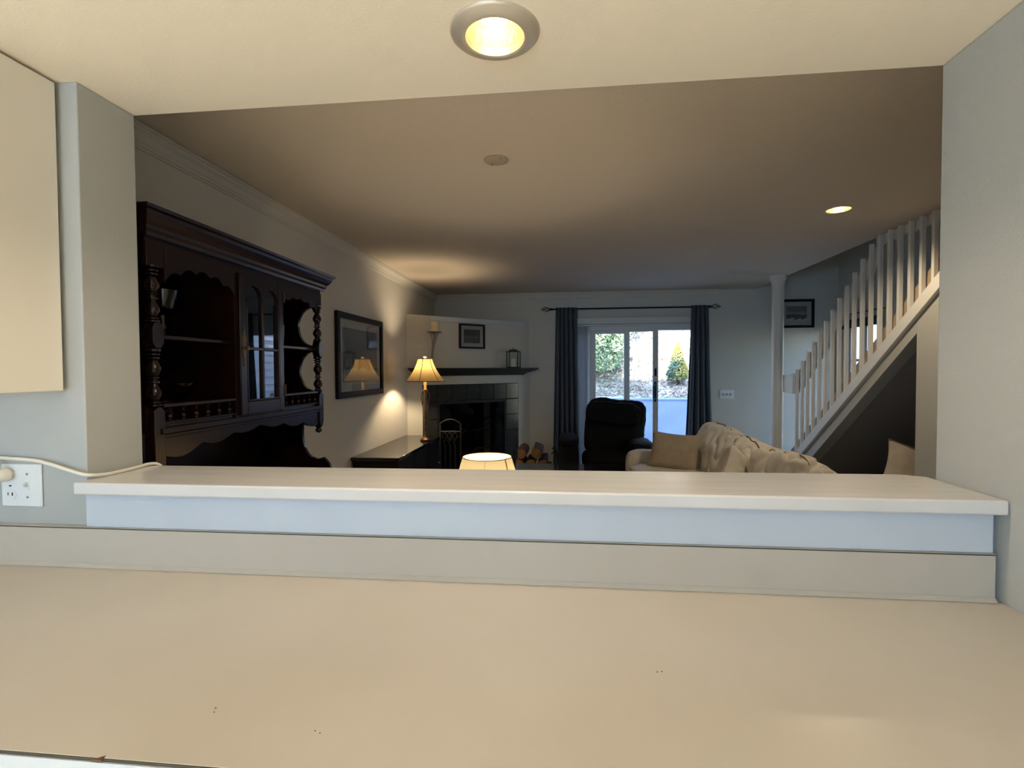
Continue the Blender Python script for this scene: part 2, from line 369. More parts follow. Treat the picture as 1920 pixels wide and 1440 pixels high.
# ------------------------------------------------------------------ sliding door, stair window
d1 = sempty('door_1', (0.85, 6.86, 0), 'white sliding patio door between the slate curtains')
MB().box(-0.06, 1.76, 6.85, 6.97, 1.93, 1.99).box(-0.06, -0.02, 6.85, 6.97, 0, 1.93).box(1.72, 1.76, 6.85, 6.97, 0, 1.93).box(-0.02, 1.72, 6.85, 6.97, 0, 0.04).build('door_frame', vinyl, d1, bev=0.002)
def panel(x0, x1, y, sl, sr, nm, top=1.895):
    p = MB().box(x0, x0+sl, y, y+0.035, 0.04, 1.93).box(x1-sr, x1, y, y+0.035, 0.04, 1.93).box(x0+sl, x1-sr, y, y+0.035, 0.04, 0.14).box(x0+sl, x1-sr, y, y+0.035, top, 1.93).build(nm, vinyl, d1, bev=0.003)
    MB().box(x0+sl, x1-sr, y+0.013, y+0.019, 0.14, top).build('pane', pane_m, p)
    return p
panel(-0.02, 0.845, 6.93, 0.07, 0.075, 'fixed_panel')
sp = panel(0.31, 1.205, 6.87, 0.085, 0.07, 'sliding_panel', 1.915)
MB().tube([(1.165, 6.87, 1.02), (1.14, 6.815, 1.05), (1.138, 6.81, 1.12), (1.14, 6.815, 1.20), (1.165, 6.87, 1.23)], 0.014, 8).obox((1.165, 6.865, 1.125), 0.03, 0.012, 0.26).build('handle', iron, sp)
MB().obox((1.17, 6.865, 1.38), 0.025, 0.012, 0.10).build('lock', iron, sp)
w1 = sempty('window_1', (RX, 6.3, 0.35), 'small window with a dark valance behind the stair balusters')
mb = MB()
for y0, y1, z0, z1 in ((5.95, 6.66, 0.35, 0.40), (5.95, 6.66, 1.92, 1.97), (5.95, 6.0, 0.40, 1.92), (6.61, 6.66, 0.40, 1.92), (6.28, 6.33, 0.40, 1.92), (6.0, 6.61, 1.5, 1.53), (6.0, 6.61, 0.95, 0.98)):
    mb.box(RX+0.03, RX+0.08, y0, y1, z0, z1)
mb.build('window_frame', white, w1)
MB().box(RX+0.05, RX+0.055, 6.0, 6.61, 0.40, 1.92).build('pane', pane_m, w1)

# ------------------------------------------------------------------ kitchen: ledge, counter, cabinet
lg = thing('bar_ledge', (-0.16, 1.3, 1.106), 'white painted wooden bar ledge spanning the pass-through opening', 'ledge')
pts = [(-1.255, 1.177), (0.932, 1.177), (0.932, 1.425), (0.880, 1.455), (0.06, 1.440), (-0.65, 1.428), (-1.255, 1.420)]
MB().prism(pts, 'z', 1.106, 1.138).build('ledge_top', ledgew, lg, bev=0.005, seg=3)
MB().box(-1.246, 0.922, 1.203, 1.2195, 1.0165, 1.106).build('apron', white, lg, bev=0.002)
ct = thing('kitchen_counter', (-1.03, 0.9, 0.874), 'long cream laminate counter below the bar ledge', 'counter')
MB().box(-3.0, 0.933, 0.598, 1.197, 0.874, 0.914).build('countertop', laminate, ct, bev=0.0015)
MB().box(-3.0, 0.933, 0.5965, 0.599, 0.9105, 0.9135).build('edge_seam', seam, ct)
MB().box(-3.0, 0.933, 0.594, 0.597, 0.874, 0.9105).build('front_edge', mat('edge laminate with cool light', (176, 184, 188), 0.35), ct)  # same laminate, cool window light put into the edge colour
b = MB().box(-3.0, 0.923, 1.197, 1.2195, 0.9, 1.0145).prism([(0.914, 0.0)]*0 or [(1.188, 0.914), (1.197, 0.914), (1.197, 0.923)], 'x', -3.0, 0.923).build('backsplash', laminate, ct, bev=0.001)
MB().box(-3.0, 0.923, 1.1962, 1.1985, 1.0135, 1.0155).build('backsplash_seam', seam, b)
MB().box(-3.0, 0.923, 1.1985, 1.2195, 1.0145, 1.0165).build('backsplash_cap', laminate, b)
MB().prism([(-0.617, 0.5935), (-0.603, 0.5935), (-0.6045, 0.602)], 'z', 0.9125, 0.9146).build('edge_chip', mat('brown chipboard', (96, 60, 44), 0.9), ct)
bc = thing('base_cabinet', (-1.03, 0.9, 0), 'white base cabinet carrying the cream counter', 'cabinet')
MB().box(-2.995, 0.93, 0.64, 1.21, 0.1, 0.873).box(-2.995, 0.93, 0.70, 1.21, 0, 0.1).build('body', cabw, bc)
for k in range(7):
    x = -2.98+k*0.56
    dd = MB().box(x, x+0.54, 0.62, 0.64, 0.12, 0.86).build('door', cabw, bc, bev=0.003)
    MB().tube([(x+0.49, 0.62, 0.72), (x+0.49, 0.59, 0.73), (x+0.49, 0.59, 0.81), (x+0.49, 0.62, 0.82)], 0.005, 6).build('handle', nickel, dd)
uc = thing('wall_cabinet', (-1.66, 1.05, 1.372), 'cream wall cabinet mounted on the blue wall at left, seen from its side', 'cabinet')
MB().box(-2.02, -1.309, 0.90, 1.212, 1.372, 2.164).build('body', cabw, uc, bev=0.002)
MB().box(-1.309, -1.303, 0.895, 1.206, 1.372, 2.163).build('side_panel', cabw, uc, bev=0.002)
for k in range(2):
    x = -2.02+k*0.36
    dd = MB().box(x, x+0.352, 0.878, 0.898, 1.375, 2.16).build('door', cabw, uc, bev=0.003)
    MB().lathe([(0.004, 0), (0.004, -0.015), (0.013, -0.02), (0.012, -0.028), (0.003, -0.030)], (x+(0.31 if k == 0 else 0.04), 0.878, 1.43), 14, 'y').build('knob', nickel, dd)
# outlet and switch plate
op = thing('outlet_plate', (-1.445, 1.219, 1.062), 'white wall plate with a socket and a toggle switch on the blue wall', 'outlet')
MB().box(-1.505, -1.386, 1.2135, 1.2195, 1.062, 1.176).build('cover_plate', plastic, op, bev=0.003)
for zc in (1.143, 1.094):
    s_ = MB().prism([(-1.477+0.017*cos(a)*1.0, zc+0.0145*max(-0.85, min(0.85, sin(a)))) for a in [2*pi*k/24 for k in range(24)]], 'y', 1.2125, 1.2140).build('socket', plastic, op)
    MB().box(-1.4845, -1.4825, 1.2119, 1.2127, zc-0.002, zc+0.006).box(-1.4725, -1.4695, 1.2119, 1.2127, zc-0.003, zc+0.006).build('slot', dark, s_)
MB().box(-1.4795, -1.474, 1.2115, 1.2136, 1.1165, 1.1195).build('screw', dark, op)
tg = MB().box(-1.432, -1.421, 1.2120, 1.2137, 1.107, 1.131).build('toggle_slot', plastic, op)
MB().obox((-1.4265, 1.208, 1.123), 0.007, 0.012, 0.009, Euler((0.5, 0, 0)).to_matrix()).build('toggle', plastic, tg, bev=0.001)
for zc in (1.150, 1.088):
    MB().lathe([(0.0032, 0), (0.0030, -0.0015), (0.001, -0.002)], (-1.4265, 1.2137, zc), 12, 'y').build('screw', mat('steel screw', (150, 150, 148), 0.4, 0.7), op)
# cord with round angled plug
pc = thing('power_cord', (-1.47, 1.19, 1.14), 'thick white power cord from the socket along the ledge', 'cord')
def smooth_pts(P, n=6):
    P = [Vector(p) for p in P]; out = []
    for i in range(len(P)-1):
        a, b, c, d = P[max(i-1, 0)], P[i], P[i+1], P[min(i+2, len(P)-1)]
        for k in range(n):
            t = k/n; out.append(0.5*((2*b)+(c-a)*t+(2*a-5*b+4*c-d)*t*t+(3*b-a-3*c+d)*t**3))
    out.append(P[-1]); return out
MB().tube(smooth_pts([(-1.478, 1.165, 1.168), (-1.50, 1.172, 1.186), (-1.540, 1.19, 1.196), (-1.56, 1.2, 1.20), (-1.545, 1.205, 1.199), (-1.495, 1.205, 1.194), (-1.401, 1.205, 1.189), (-1.354, 1.204, 1.181), (-1.292, 1.202, 1.165), (-1.248, 1.208, 1.152), (-1.236, 1.255, 1.1445), (-1.236, 1.31, 1.1435), (-1.240, 1.37, 1.1435), (-1.243, 1.405, 1.1445), (-1.235, 1.43, 1.139), (-1.225, 1.437, 1.115), (-1.22, 1.436, 1.02), (-1.22, 1.43, 0.6)]), 0.0046, 10).build('cable', cordm, pc, smooth=180)
MB().lathe([(0.010, 0.0), (0.016, -0.004), (0.018, -0.012), (0.018, -0.026), (0.0165, -0.034), (0.012, -0.038), (0.004, -0.039)], (-1.478, 1.2125, 1.150), 24, 'y').build('plug', cordm, pc, smooth=50)
# ------------------------------------------------------------------ recessed lights
def downlight(nm, cx, cy, z, ro, ri, label, lip, power, grp=None, cone=150, tint=(1.0, 0.82, 0.58), bd=0.0):
    t = thing(nm, (cx, cy, z), label, 'ceiling light', group=grp)
    MB().lathe([(ri, z+0.004), (ri, z-lip), (ri+0.004, z-lip-0.002), (ri+0.3*(ro-ri), z-lip*0.95), (ro-0.004, z-0.006), (ro, z-0.002), (ro, z), (ri, z+0.004)], (cx, cy, 0), 48, caps=False).build('trim_ring', nickel, t, smooth=50)
    c = MB().lathe([(ri, z+0.004), (ri*0.98, z+0.02), (ri*0.90, z+0.07), (ri*0.80, z+0.11), (0.02, z+0.125)], (cx, cy, 0), 40, caps=False).build('reflector', reflector, t, smooth=60)
    MB().lathe([(0.012, z+0.118), (0.018, z+0.10+bd), (0.034, z+0.075+bd), (0.037, z+0.062+bd), (0.029, z+0.050+bd), (0.010, z+0.044+bd)], (cx, cy, 0), 24).build('bulb', bulb_m, t, smooth=60)
    l = bpy.data.lights.new('lamp_light', 'SPOT'); l.energy = power; l.color = tint; l.shadow_soft_size = 0.03; l.spot_size = radians(cone); l.spot_blend = 0.5
    lo_ = bpy.data.objects.new('lamp_light', l); COL.objects.link(lo_); lo_.parent = t; lo_.location = (0, 0, -lip-0.002)
    return t
downlight('recessed_light', LT[0], LT[1], CZ, 0.100, 0.066, 'brushed nickel recessed light above the kitchen counter', 0.013, 27, tint=(1.0, 0.85, 0.66), bd=-0.02)
downlight('recessed_light', DL[0], DL[1], LC, 0.088, 0.070, 'small glowing recessed light near the staircase', 0.004, 46, bd=-0.042)
for kx, lb in ((-1.7, 'added unseen fill downlight over the left of the kitchen floor'), (-0.1, 'added unseen fill downlight over the right of the kitchen floor')):  # unseen downlights added so floor bounce warms and brightens the kitchen ceiling
    downlight('recessed_light', kx, -1.3, CZ, 0.100, 0.066, lb, 0.013, 600, cone=100, tint=(1.0, 0.93, 0.85))
bp = thing('ceiling_cover_plate', (-0.333, 2.493, LC), 'round blank cover plate with two screws on the ceiling', 'cover plate')
MB().lathe([(0.030, LC), (0.0605, LC-0.001), (0.0600, LC-0.004), (0.057, LC-0.0055), (0.01, LC-0.006)], (-0.333, 2.493, 0), 40).build('plate', platew, bp, smooth=50)
for sx, sy in ((0.026, -0.035), (-0.026, 0.035)):
    MB().lathe([(0.0028, LC-0.0055), (0.0028, LC-0.008), (0.001, LC-0.0085)], (-0.333+sx*1.0, 2.493+sy, 0), 10).build('screw', dark, bp)

# ------------------------------------------------------------------ china hutch
HX0, HX1 = -1.775, -1.38; HY0, HY1 = 1.57, 2.79
hu = thing('china_hutch', (-1.55, 2.18, 0), 'dark mahogany china hutch with turned posts and a glass door', 'hutch')
def hpart(mb, nm, parent=hu, m=mahog, **k): return mb.build(nm, m, parent, **k)
# cornice: stepped crown, profile (out, z)
prof = [(0, 1.872), (0.012, 1.872), (0.014, 1.884), (0.022, 1.892), (0.024, 1.904), (0.036, 1.916), (0.046, 1.934), (0.050, 1.945), (0.060, 1.950), (0.062, 1.960), (0.050, 1.966), (0, 1.966)]
mb = MB(); n = len(prof); vs = []
for (o_, z) in prof: vs.append((HX0, HY0-o_, z))
for (o_, z) in prof: vs.append((HX1+o_, HY0-o_, z))
for (o_, z) in prof: vs.append((HX1+o_, HY1+o_, z))
for (o_, z) in prof: vs.append((HX0, HY1+o_, z))
fs = []
for r_ in range(3):
    for k in range(n-1): fs.append((r_*n+k, r_*n+k+1, (r_+1)*n+k+1, (r_+1)*n+k))
fs.append((n-1, 2*n-1, 3*n-1, 4*n-1)); fs.append((0, 3*n, 2*n, n))
mb.add(vs, fs); hpart(mb, 'cornice', smooth=0)
hpart(MB().box(HX0, HX1-0.005, HY0, HY1, 1.855, 1.875), 'top_board')
hpart(MB().box(HX0, HX0+0.012, HY0+0.02, HY1-0.02, 0.80, 1.86), 'back_board')
# side panels with curved cut-outs
def side_profile():
    P = [(HX0+0.012, 0.80), (-1.335, 0.80), (-1.322, 0.845), (-1.330, 0.884), (-1.355, 0.915), (-1.372, 0.930), (-1.388, 0.925), (-1.406, 0.920)]
    def arc(x_in, z0, z1, xe, n=12):
        out = []
        for k in range(n+1):
            a = pi*k/n; z = z0+(z1-z0)*(1-cos(a))/2; out.append((xe-(xe-x_in)*sin(a)**0.8, z))
        return out
    P += arc(-1.495, 0.925, 1.215, -1.410)[1:]
    P += [(-1.40, 1.22), (-1.395, 1.30)]
    P += arc(-1.505, 1.308, 1.530, -1.405)[0:]
    P += [(-1.388, 1.546)]
    P += arc(-1.510, 1.562, 1.780, -1.405)
    P += [(-1.395, 1.80), (-1.395, 1.857), (HX0+0.012, 1.857)]
    return P
for y in (HY0, HY1-0.022):
    hpart(MB().prism(side_profile(), 'y', y, y+0.022), 'side_panel')
# front: frieze with scalloped lower edge over open bays, door in the middle
def scallop(y0, y1, z_top, z_base, depth, up=True, n=30):
    pts = [(y0, z_top)]
    for k in range(n+1):
        t = k/n; y = y0+(y1-y0)*t
        s_ = abs(2*t-1)
        h = depth*(1-s_**2.2)*0.75 + depth*0.22*abs(sin(t*pi*5))
        pts.append((y, z_base+h if up else z_base-h))
    pts.append((y1, z_top)); return pts
bayL = (HY0+0.075, 2.03); bayR = (2.385, HY1-0.055)
hpart(MB().prism(scallop(bayL[0], bayL[1], 1.857, 1.728, 0.075), 'x', HX1-0.02, HX1), 'scalloped_frieze')
hpart(MB().prism(scallop(bayR[0], bayR[1], 1.857, 1.750, 0.050), 'x', HX1-0.02, HX1), 'scalloped_frieze')
hpart(MB().box(HX1-0.02, HX1, HY0, bayL[0], 1.775, 1.857), 'corner_block', bev=0.002)
hpart(MB().box(HX1-0.02, HX1, bayR[1], HY1, 1.79, 1.857), 'corner_block', bev=0.002)
hpart(MB().box(HX1-0.02, HX1, 2.03, 2.385, 1.838, 1.857), 'frieze_rail')
# vertical dividers flanking the door
for y in (2.022, 2.378):
    hpart(MB().box(HX0+0.012, HX1-0.003, y, y+0.016, 1.225, 1.857), 'divider')
# shelves
hpart(MB().box(HX0+0.012, HX1-0.03, HY0+0.022, HY1-0.022, 1.536, 1.550), 'shelf', bev=0.003)
hpart(MB().box(HX0+0.012, HX1-0.012, HY0+0.022, HY1-0.022, 1.222, 1.240), 'shelf', bev=0.003)
# gallery rails with small spindles
sprof = [(0.004, 0), (0.010, 0.004), (0.006, 0.010), (0.012, 0.018), (0.009, 0.026), (0.004, 0.030), (0.013, 0.036), (0.005, 0.041), (0.007, 0.048), (0.011, 0.052), (0.004, 0.056)]
for (y0, y1, n_) in ((bayL[0]-0.01, 2.022, 6), (2.394, bayR[1]+0.01, 6)):
    g = hpart(MB().box(HX1-0.022, HX1-0.002, y0, y1, 1.296, 1.308).box(HX1-0.024, HX1, y0, y1, 1.238, 1.246), 'gallery_rail', bev=0.002)
    for k in range(n_):
        y = y0+(y1-y0)*(k+0.5)/n_
        MB().lathe([(r*0.9, 1.244+z*0.94) for r, z in sprof], (HX1-0.012, y, 0), 12).build('spindle', mahog, g, smooth=60)
# lower frieze and scalloped valance
hpart(MB().box(HX1-0.012, HX1+0.012, HY0+0.04, HY1-0.02, 1.205, 1.226).box(HX1-0.012, HX1+0.004, HY0+0.04, HY1-0.02, 1.190, 1.205), 'lower_rail', bev=0.003)
pts = [(HY0+0.06, 1.192)]
for k in range(81):
    t = k/80; y = HY0+0.06+(HY1-HY0-0.09)*t
    c_ = abs(t-0.5)*2
    pts.append((y, 1.128+0.05*(1-c_)**0.7 - 0.028*abs(sin(t*pi*6.0))*(0.4+0.6*c_)))
pts.append((HY1-0.03, 1.192))
hpart(MB().prism(pts, 'x', HX1-0.018, HX1-0.002), 'scalloped_valance')
# posts
def turned(z0, z1, c, r=0.023):
    H = z1-z0; seq = [(0.0, .6), (0.02, 1.0), (0.045, 1.0), (0.055, .6), (0.07, .85), (0.09, .85), (0.105, .5), (0.14, .72), (0.20, 1.0), (0.26, 1.0), (0.32, .75), (0.37, .48), (0.395, .48), (0.405, .8), (0.435, .8), (0.445, .48), (0.475, .48), (0.485, .7), (0.505, .7), (0.515, .48), (0.55, .72), (0.61, 1.0), (0.67, 1.0), (0.74, .7), (0.80, .46), (0.815, .8), (0.84, .8), (0.855, .5), (0.875, .9), (0.90, .9), (0.915, .55), (0.94, 1.0), (0.98, 1.0), (1.0, .6)]
    return MB().lathe([(r*q, z0+H*t) for t, q in seq], c, 18)
def octo(cx, cy, z0, z1, hx, hy):
    ch = 0.012
    return MB().prism([(cy-hy, z0+ch*1.6), (cy-hy+ch, z0), (cy+hy-ch, z0), (cy+hy, z0+ch*1.6), (cy+hy, z1-ch*1.6), (cy+hy-ch, z1), (cy-hy+ch, z1), (cy-hy, z1-ch*1.6)], 'x', cx-hx, cx+hx)
for y, nm in ((HY0+0.035, 'n'), (HY1-0.025, 'f')):
    cx = HX1-0.014
    hpart(turned(1.585, 1.785, (cx, y, 0)), 'turned_post', smooth=60)
    hpart(octo(cx+0.002, y, 1.500, 1.588, 0.020, 0.024), 'post_block', bev=0.002)
    hpart(turned(1.300, 1.502, (cx, y, 0)), 'turned_post', smooth=60)
    low = 1.105 if nm == 'f' else 1.05
    p_ = hpart(MB().prism([(y-0.024, low+0.03), (y-0.008, low), (y+0.008, low), (y+0.024, low+0.03), (y+0.024, 1.285), (y+0.008, 1.300), (y-0.008, 1.300), (y-0.024, 1.285)], 'x', cx-0.018, cx+0.020), 'post_drop', bev=0.002)
    MB().lathe([(0.006, low-0.034), (0.015, low-0.028), (0.019, low-0.018), (0.012, low-0.008), (0.016, low-0.003), (0.010, low+0.004)], (cx, y, 0), 16).build('pendant', mahog, p_, smooth=60)
# glazed door with arched tracery
dr = hpart(MB().box(HX1-0.010, HX1+0.012, 2.040, 2.085, 1.232, 1.836).box(HX1-0.010, HX1+0.012, 2.335, 2.376, 1.232, 1.836).box(HX1-0.010, HX1+0.012, 2.085, 2.335, 1.232, 1.290), 'door', bev=0.004)
def arches():
    pts = [(2.085, 1.836), (2.085, 1.735)]
    for a0, a1 in ((2.085, 2.205), (2.215, 2.335)):
        for k in range(13):
            a = pi*k/12; pts.append(((a0+a1)/2-(a1-a0)/2*cos(a), 1.735+0.062*sin(a)**0.8))
    pts += [(2.335, 1.836)]; return pts
MB().prism(arches(), 'x', HX1-0.008, HX1+0.008).build('arched_head', mahog, dr)
MB().box(HX1-0.006, HX1+0.010, 2.203, 2.217, 1.290, 1.735).box(HX1-0.006, HX1+0.010, 2.085, 2.335, 1.513, 1.526).build('glazing_bar', mahog, dr, bev=0.003)
MB().box(HX1-0.004, HX1+0.013, 2.085, 2.093, 1.290, 1.735).box(HX1-0.004, HX1+0.013, 2.327, 2.335, 1.290, 1.735).box(HX1-0.004, HX1+0.013, 2.093, 2.327, 1.290, 1.297).build('bead', mahog, dr, bev=0.002)
MB().box(HX1-0.004, HX1-0.001, 2.085, 2.335, 1.290, 1.80).build('pane', pane_hutch, dr)
MB().lathe([(0.005, HX1+0.012), (0.005, HX1+0.022), (0.011, HX1+0.026), (0.010, HX1+0.034), (0.003, HX1+0.037)], (0, 2.062, 1.520), 14, 'x').build('knob', brass, dr)
esc = [(2.056, 1.45), (2.062, 1.44), (2.068, 1.45), (2.067, 1.475), (2.073, 1.50), (2.070, 1.53), (2.074, 1.56), (2.068, 1.585), (2.066, 1.60), (2.062, 1.61), (2.058, 1.60), (2.056, 1.585), (2.050, 1.56), (2.054, 1.53), (2.051, 1.50), (2.057, 1.475)]
MB().prism(esc, 'x', HX1+0.012, HX1+0.0145).build('escutcheon', mat('dull brass', (110, 92, 62), 0.45, 0.7), dr)
for z in (1.30, 1.755):
    MB().box(HX1+0.010, HX1+0.016, 2.372, 2.384, z, z+0.055).build('hinge', mat('dark brass', (70, 58, 40), 0.5, 0.6), dr, bev=0.001)
# buffet base
hpart(MB().box(HX0, -1.30, 1.50, 2.88, 0.765, 0.80), 'buffet_top', bev=0.006)
hpart(MB().box(HX0, -1.325, 1.53, 2.85, 0.08, 0.765).box(HX0, -1.31, 1.51, 2.87, 0, 0.08), 'buffet_body', bev=0.003)
for k in range(3):
    y = 1.55+k*0.435
    q = hpart(MB().box(-1.325, -1.308, y, y+0.42, 0.12, 0.56), 'buffet_door', bev=0.006)
    MB().lathe([(0.005, -1.308), (0.012, -1.290), (0.003, -1.283)], (0, y+0.36, 0.36), 12, 'x').build('knob', brass, q)
    q = hpart(MB().box(-1.325, -1.308, y, y+0.42, 0.58, 0.74), 'drawer', bev=0.006)
    MB().tube([(-1.308, y+0.16, 0.67), (-1.285, y+0.165, 0.655), (-1.283, y+0.21, 0.65), (-1.285, y+0.255, 0.655), (-1.308, y+0.26, 0.67)], 0.004, 6).build('handle', brass, q)
# brass hinges of the near side, seen by the jamb
# glassware in the hutch
def glassware(nm, c, prof, label, cat, m=crystal, grp=None):
    t = MB().lathe(prof, c, 24, caps=False).build(nm, m, smooth=50)
    return tag(t, label, cat, grp)
glassware('goblet', (-1.52, 1.80, 1.550), [(0.001, 0), (0.036, 0.001), (0.036, 0.004), (0.008, 0.010), (0.007, 0.030), (0.012, 0.040), (0.006, 0.055), (0.006, 0.085), (0.022, 0.095), (0.040, 0.110), (0.050, 0.150), (0.056, 0.178), (0.053, 0.178), (0.046, 0.150), (0.036, 0.114), (0.001, 0.100)], 'tall stemmed glass compote on the upper left shelf of the hutch', 'glass', shadeglass)
glassware('compote_bowl', (-1.50, 1.80, 1.240), [(0.001, 0), (0.042, 0.001), (0.042, 0.005), (0.014, 0.014), (0.011, 0.035), (0.018, 0.050), (0.034, 0.064), (0.046, 0.072), (0.070, 0.100), (0.092, 0.138), (0.089, 0.140), (0.066, 0.104), (0.040, 0.080), (0.001, 0.070)], 'wide footed glass bowl on the lower left shelf of the hutch', 'bowl', shadeglass)
glassware('tumbler', (-1.50, 2.52, 1.550), [(0.001, 0), (0.030, 0.0), (0.036, 0.02), (0.040, 0.10), (0.038, 0.10), (0.034, 0.022), (0.001, 0.012)], 'clear glass tumbler on the right shelf beside the round cut-out', 'glass', crystal)
glassware('ice_bucket', (-1.56, 2.62, 1.550), [(0.001, 0), (0.042, 0.0), (0.048, 0.02), (0.050, 0.12), (0.047, 0.12), (0.045, 0.022), (0.001, 0.012)], 'wide clear glass vase behind the tumbler on the right shelf', 'vase', crystal)
glassware('crystal_dish', (-1.50, 2.56, 1.240), [(0.001, 0), (0.024, 0.0), (0.014, 0.015), (0.012, 0.030), (0.036, 0.046), (0.050, 0.078), (0.047, 0.078), (0.032, 0.050), (0.001, 0.038)], 'small footed crystal dish behind the right gallery rail', 'dish', crystal)
for k, (y, x, h, lb) in enumerate(((2.10, -1.55, 1.0, 'round cut glass decanter behind the left side of the glass door'), (2.19, -1.60, 1.18, 'taller slim glass decanter behind the glazing bar of the hutch door'))):
    t = thing('decanter', (x, y, 1.240), lb, 'decanter', group=None)
    MB().lathe([(0.001, 0), (0.036, 0.0), (0.042, 0.02), (0.042, 0.06*h), (0.022, 0.10*h), (0.012, 0.125*h), (0.012, 0.15*h), (0.018, 0.16*h)], (x, y, 1.240), 20, caps=False).build('body', crystal, t, smooth=50)
    MB().lathe([(0.008, 0.155*h), (0.010, 0.165*h), (0.020, 0.185*h), (0.018, 0.205*h), (0.004, 0.215*h)], (x, y, 1.240), 16).build('stopper', crystal, t, smooth=50)
glassware('wine_glass', (-1.55, 2.12, 1.550), [(0.001, 0), (0.030, 0.001), (0.030, 0.003), (0.004, 0.008), (0.004, 0.07), (0.024, 0.085), (0.034, 0.11), (0.032, 0.16), (0.030, 0.16), (0.031, 0.11), (0.001, 0.08)], 'stemmed wine glass on the shelf behind the glass door', 'glass', crystal)

# ------------------------------------------------------------------ pictures
def picture(nm, origin, w, h, fw, mw, kind, label, rot, depth=0.028, gl=True, inner=0.0, mwb=None):
    """built in the xz plane facing -y, centred at origin, then rotated about z"""
    t = thing(nm, origin, label, 'picture', rot)
    mwb = mwb or mw
    x, z = w/2, h/2
    MB().prism([(-x, -z), (x, -z), (x, z), (-x, z)], 'y', 0, 0)
    mb = MB()
    mb.box(-x, x, -depth, 0, z-fw, z).box(-x, x, -depth, 0, -z, -z+fw).box(-x, -x+fw, -depth, 0, -z+fw, z-fw).box(x-fw, x, -depth, 0, -z+fw, z-fw)
    mb.build('frame', blackm, t, bev=0.004, local=True)
    MB().box(-x+fw, x-fw, -0.010, -0.004, -z+fw, z-fw).build('mount', matb, t, local=True)
    a, b_ = x-fw-mw, z-fw-mw; lb_ = -z+fw+mwb
    if inner: MB().box(-a-inner, a+inner, -0.0108, -0.0098, lb_-inner, b_+inner).build('print_border', mat('thin black line', (30, 30, 32), 0.6), t, local=True)
    MB().box(-a, a, -0.0120, -0.0104, lb_, b_).build('print', print_mat('print '+kind, kind), t, local=True)
    if gl: MB().box(-x+fw, x-fw, -0.016, -0.014, -z+fw, z-fw).build('glass', pane_pic, t, local=True)
    return t
picture('framed_picture', (LX+0.001, 4.30, 1.545), 0.99, 0.69, 0.05, 0.075, 'snow', 'large black framed winter print on the left wall beside the hutch', pi/2, inner=0.005, mwb=0.085)
# diagonal frame helper
DA = Vector((LX, 5.62, 0)); DU = Vector((0.72639, 0.68728, 0)); DN = Vector((0.68728, -0.72639, 0)); DANG = math.atan2(DU.y, DU.x)
def D(t, off=0.0, z=0.0): p = DA+DU*t+DN*off; return (p.x, p.y, z)
picture('framed_picture', D(0.867, 0.002, 1.835), 0.37, 0.30, 0.022, 0.045, 'wood', 'small black framed woodland photograph above the mantel', DANG)
picture('framed_picture', (2.905, BY-0.002, 2.115), 0.42, 0.36, 0.032, 0.055, 'hut', 'framed snowy mountain hut picture beside the column', 0)

# ------------------------------------------------------------------ fireplace in the corner
fp = thing('corner_fireplace', (-1.35, 6.35, 0), 'corner fireplace of black marble tiles with a black mantel shelf', 'fireplace')
def dbox(mb, t0, t1, o0, o1, z0, z1):
    vs = [D(t, o, z) for z in (z0, z1) for o in (o0, o1) for t in (t0, t1)]
    return mb.add(vs, [(0, 2, 3, 1), (4, 5, 7, 6), (0, 1, 5, 4), (2, 6, 7, 3), (0, 4, 6, 2), (1, 3, 7, 5)])
L_ = 1.7897
mb = MB()
T0, T1 = 0.191, 1.597; FB0, FB1, FZ = 0.391, 1.397, 1.046
dbox(mb, 0, T0, -0.05, 0, 0, 2.055); dbox(mb, T1, L_-0.005, -0.05, 0, 0, 2.055); dbox(mb, T0, T1, -0.05, 0, 1.252, 2.055)
mb.prism([(D(0)[0]+0.001, D(0)[1]), (D(L_-0.01)[0], BY-0.001), (LX+0.001, BY-0.001)], 'z', 2.035, 2.055)
mb.build('chimney_breast', livpaint, fp, smooth=0)
mb = MB(); dbox(mb, 0.289, 1.718, 0.0, 0.012, 1.998, 2.055); mb.build('ledge_trim', white, fp, bev=0.003)
mb = MB(); dbox(mb, T0, T1, -0.03, -0.012, FZ, 1.252); dbox(mb, T0, FB0, -0.03, -0.012, 0.0, FZ); dbox(mb, FB1, T1, -0.03, -0.012, 0.0, FZ); mb.build('grout_bed', grout, fp, smooth=0)
g_ = 0.003
tiles = [(T0+k*0.2009, 1.0497) for k in range(7)] + [(tt, 1.046-0.2*(j+1)) for j in range(5) for tt in (T0, T1-0.2009)]
for t_, z_ in tiles:
    mb = MB(); dbox(mb, t_+g_, t_+0.2009-g_, -0.012, -0.002+random.uniform(-0.001, 0.001), z_+g_, z_+0.2-g_); mb.build('tile', tile, fp, bev=0.002)
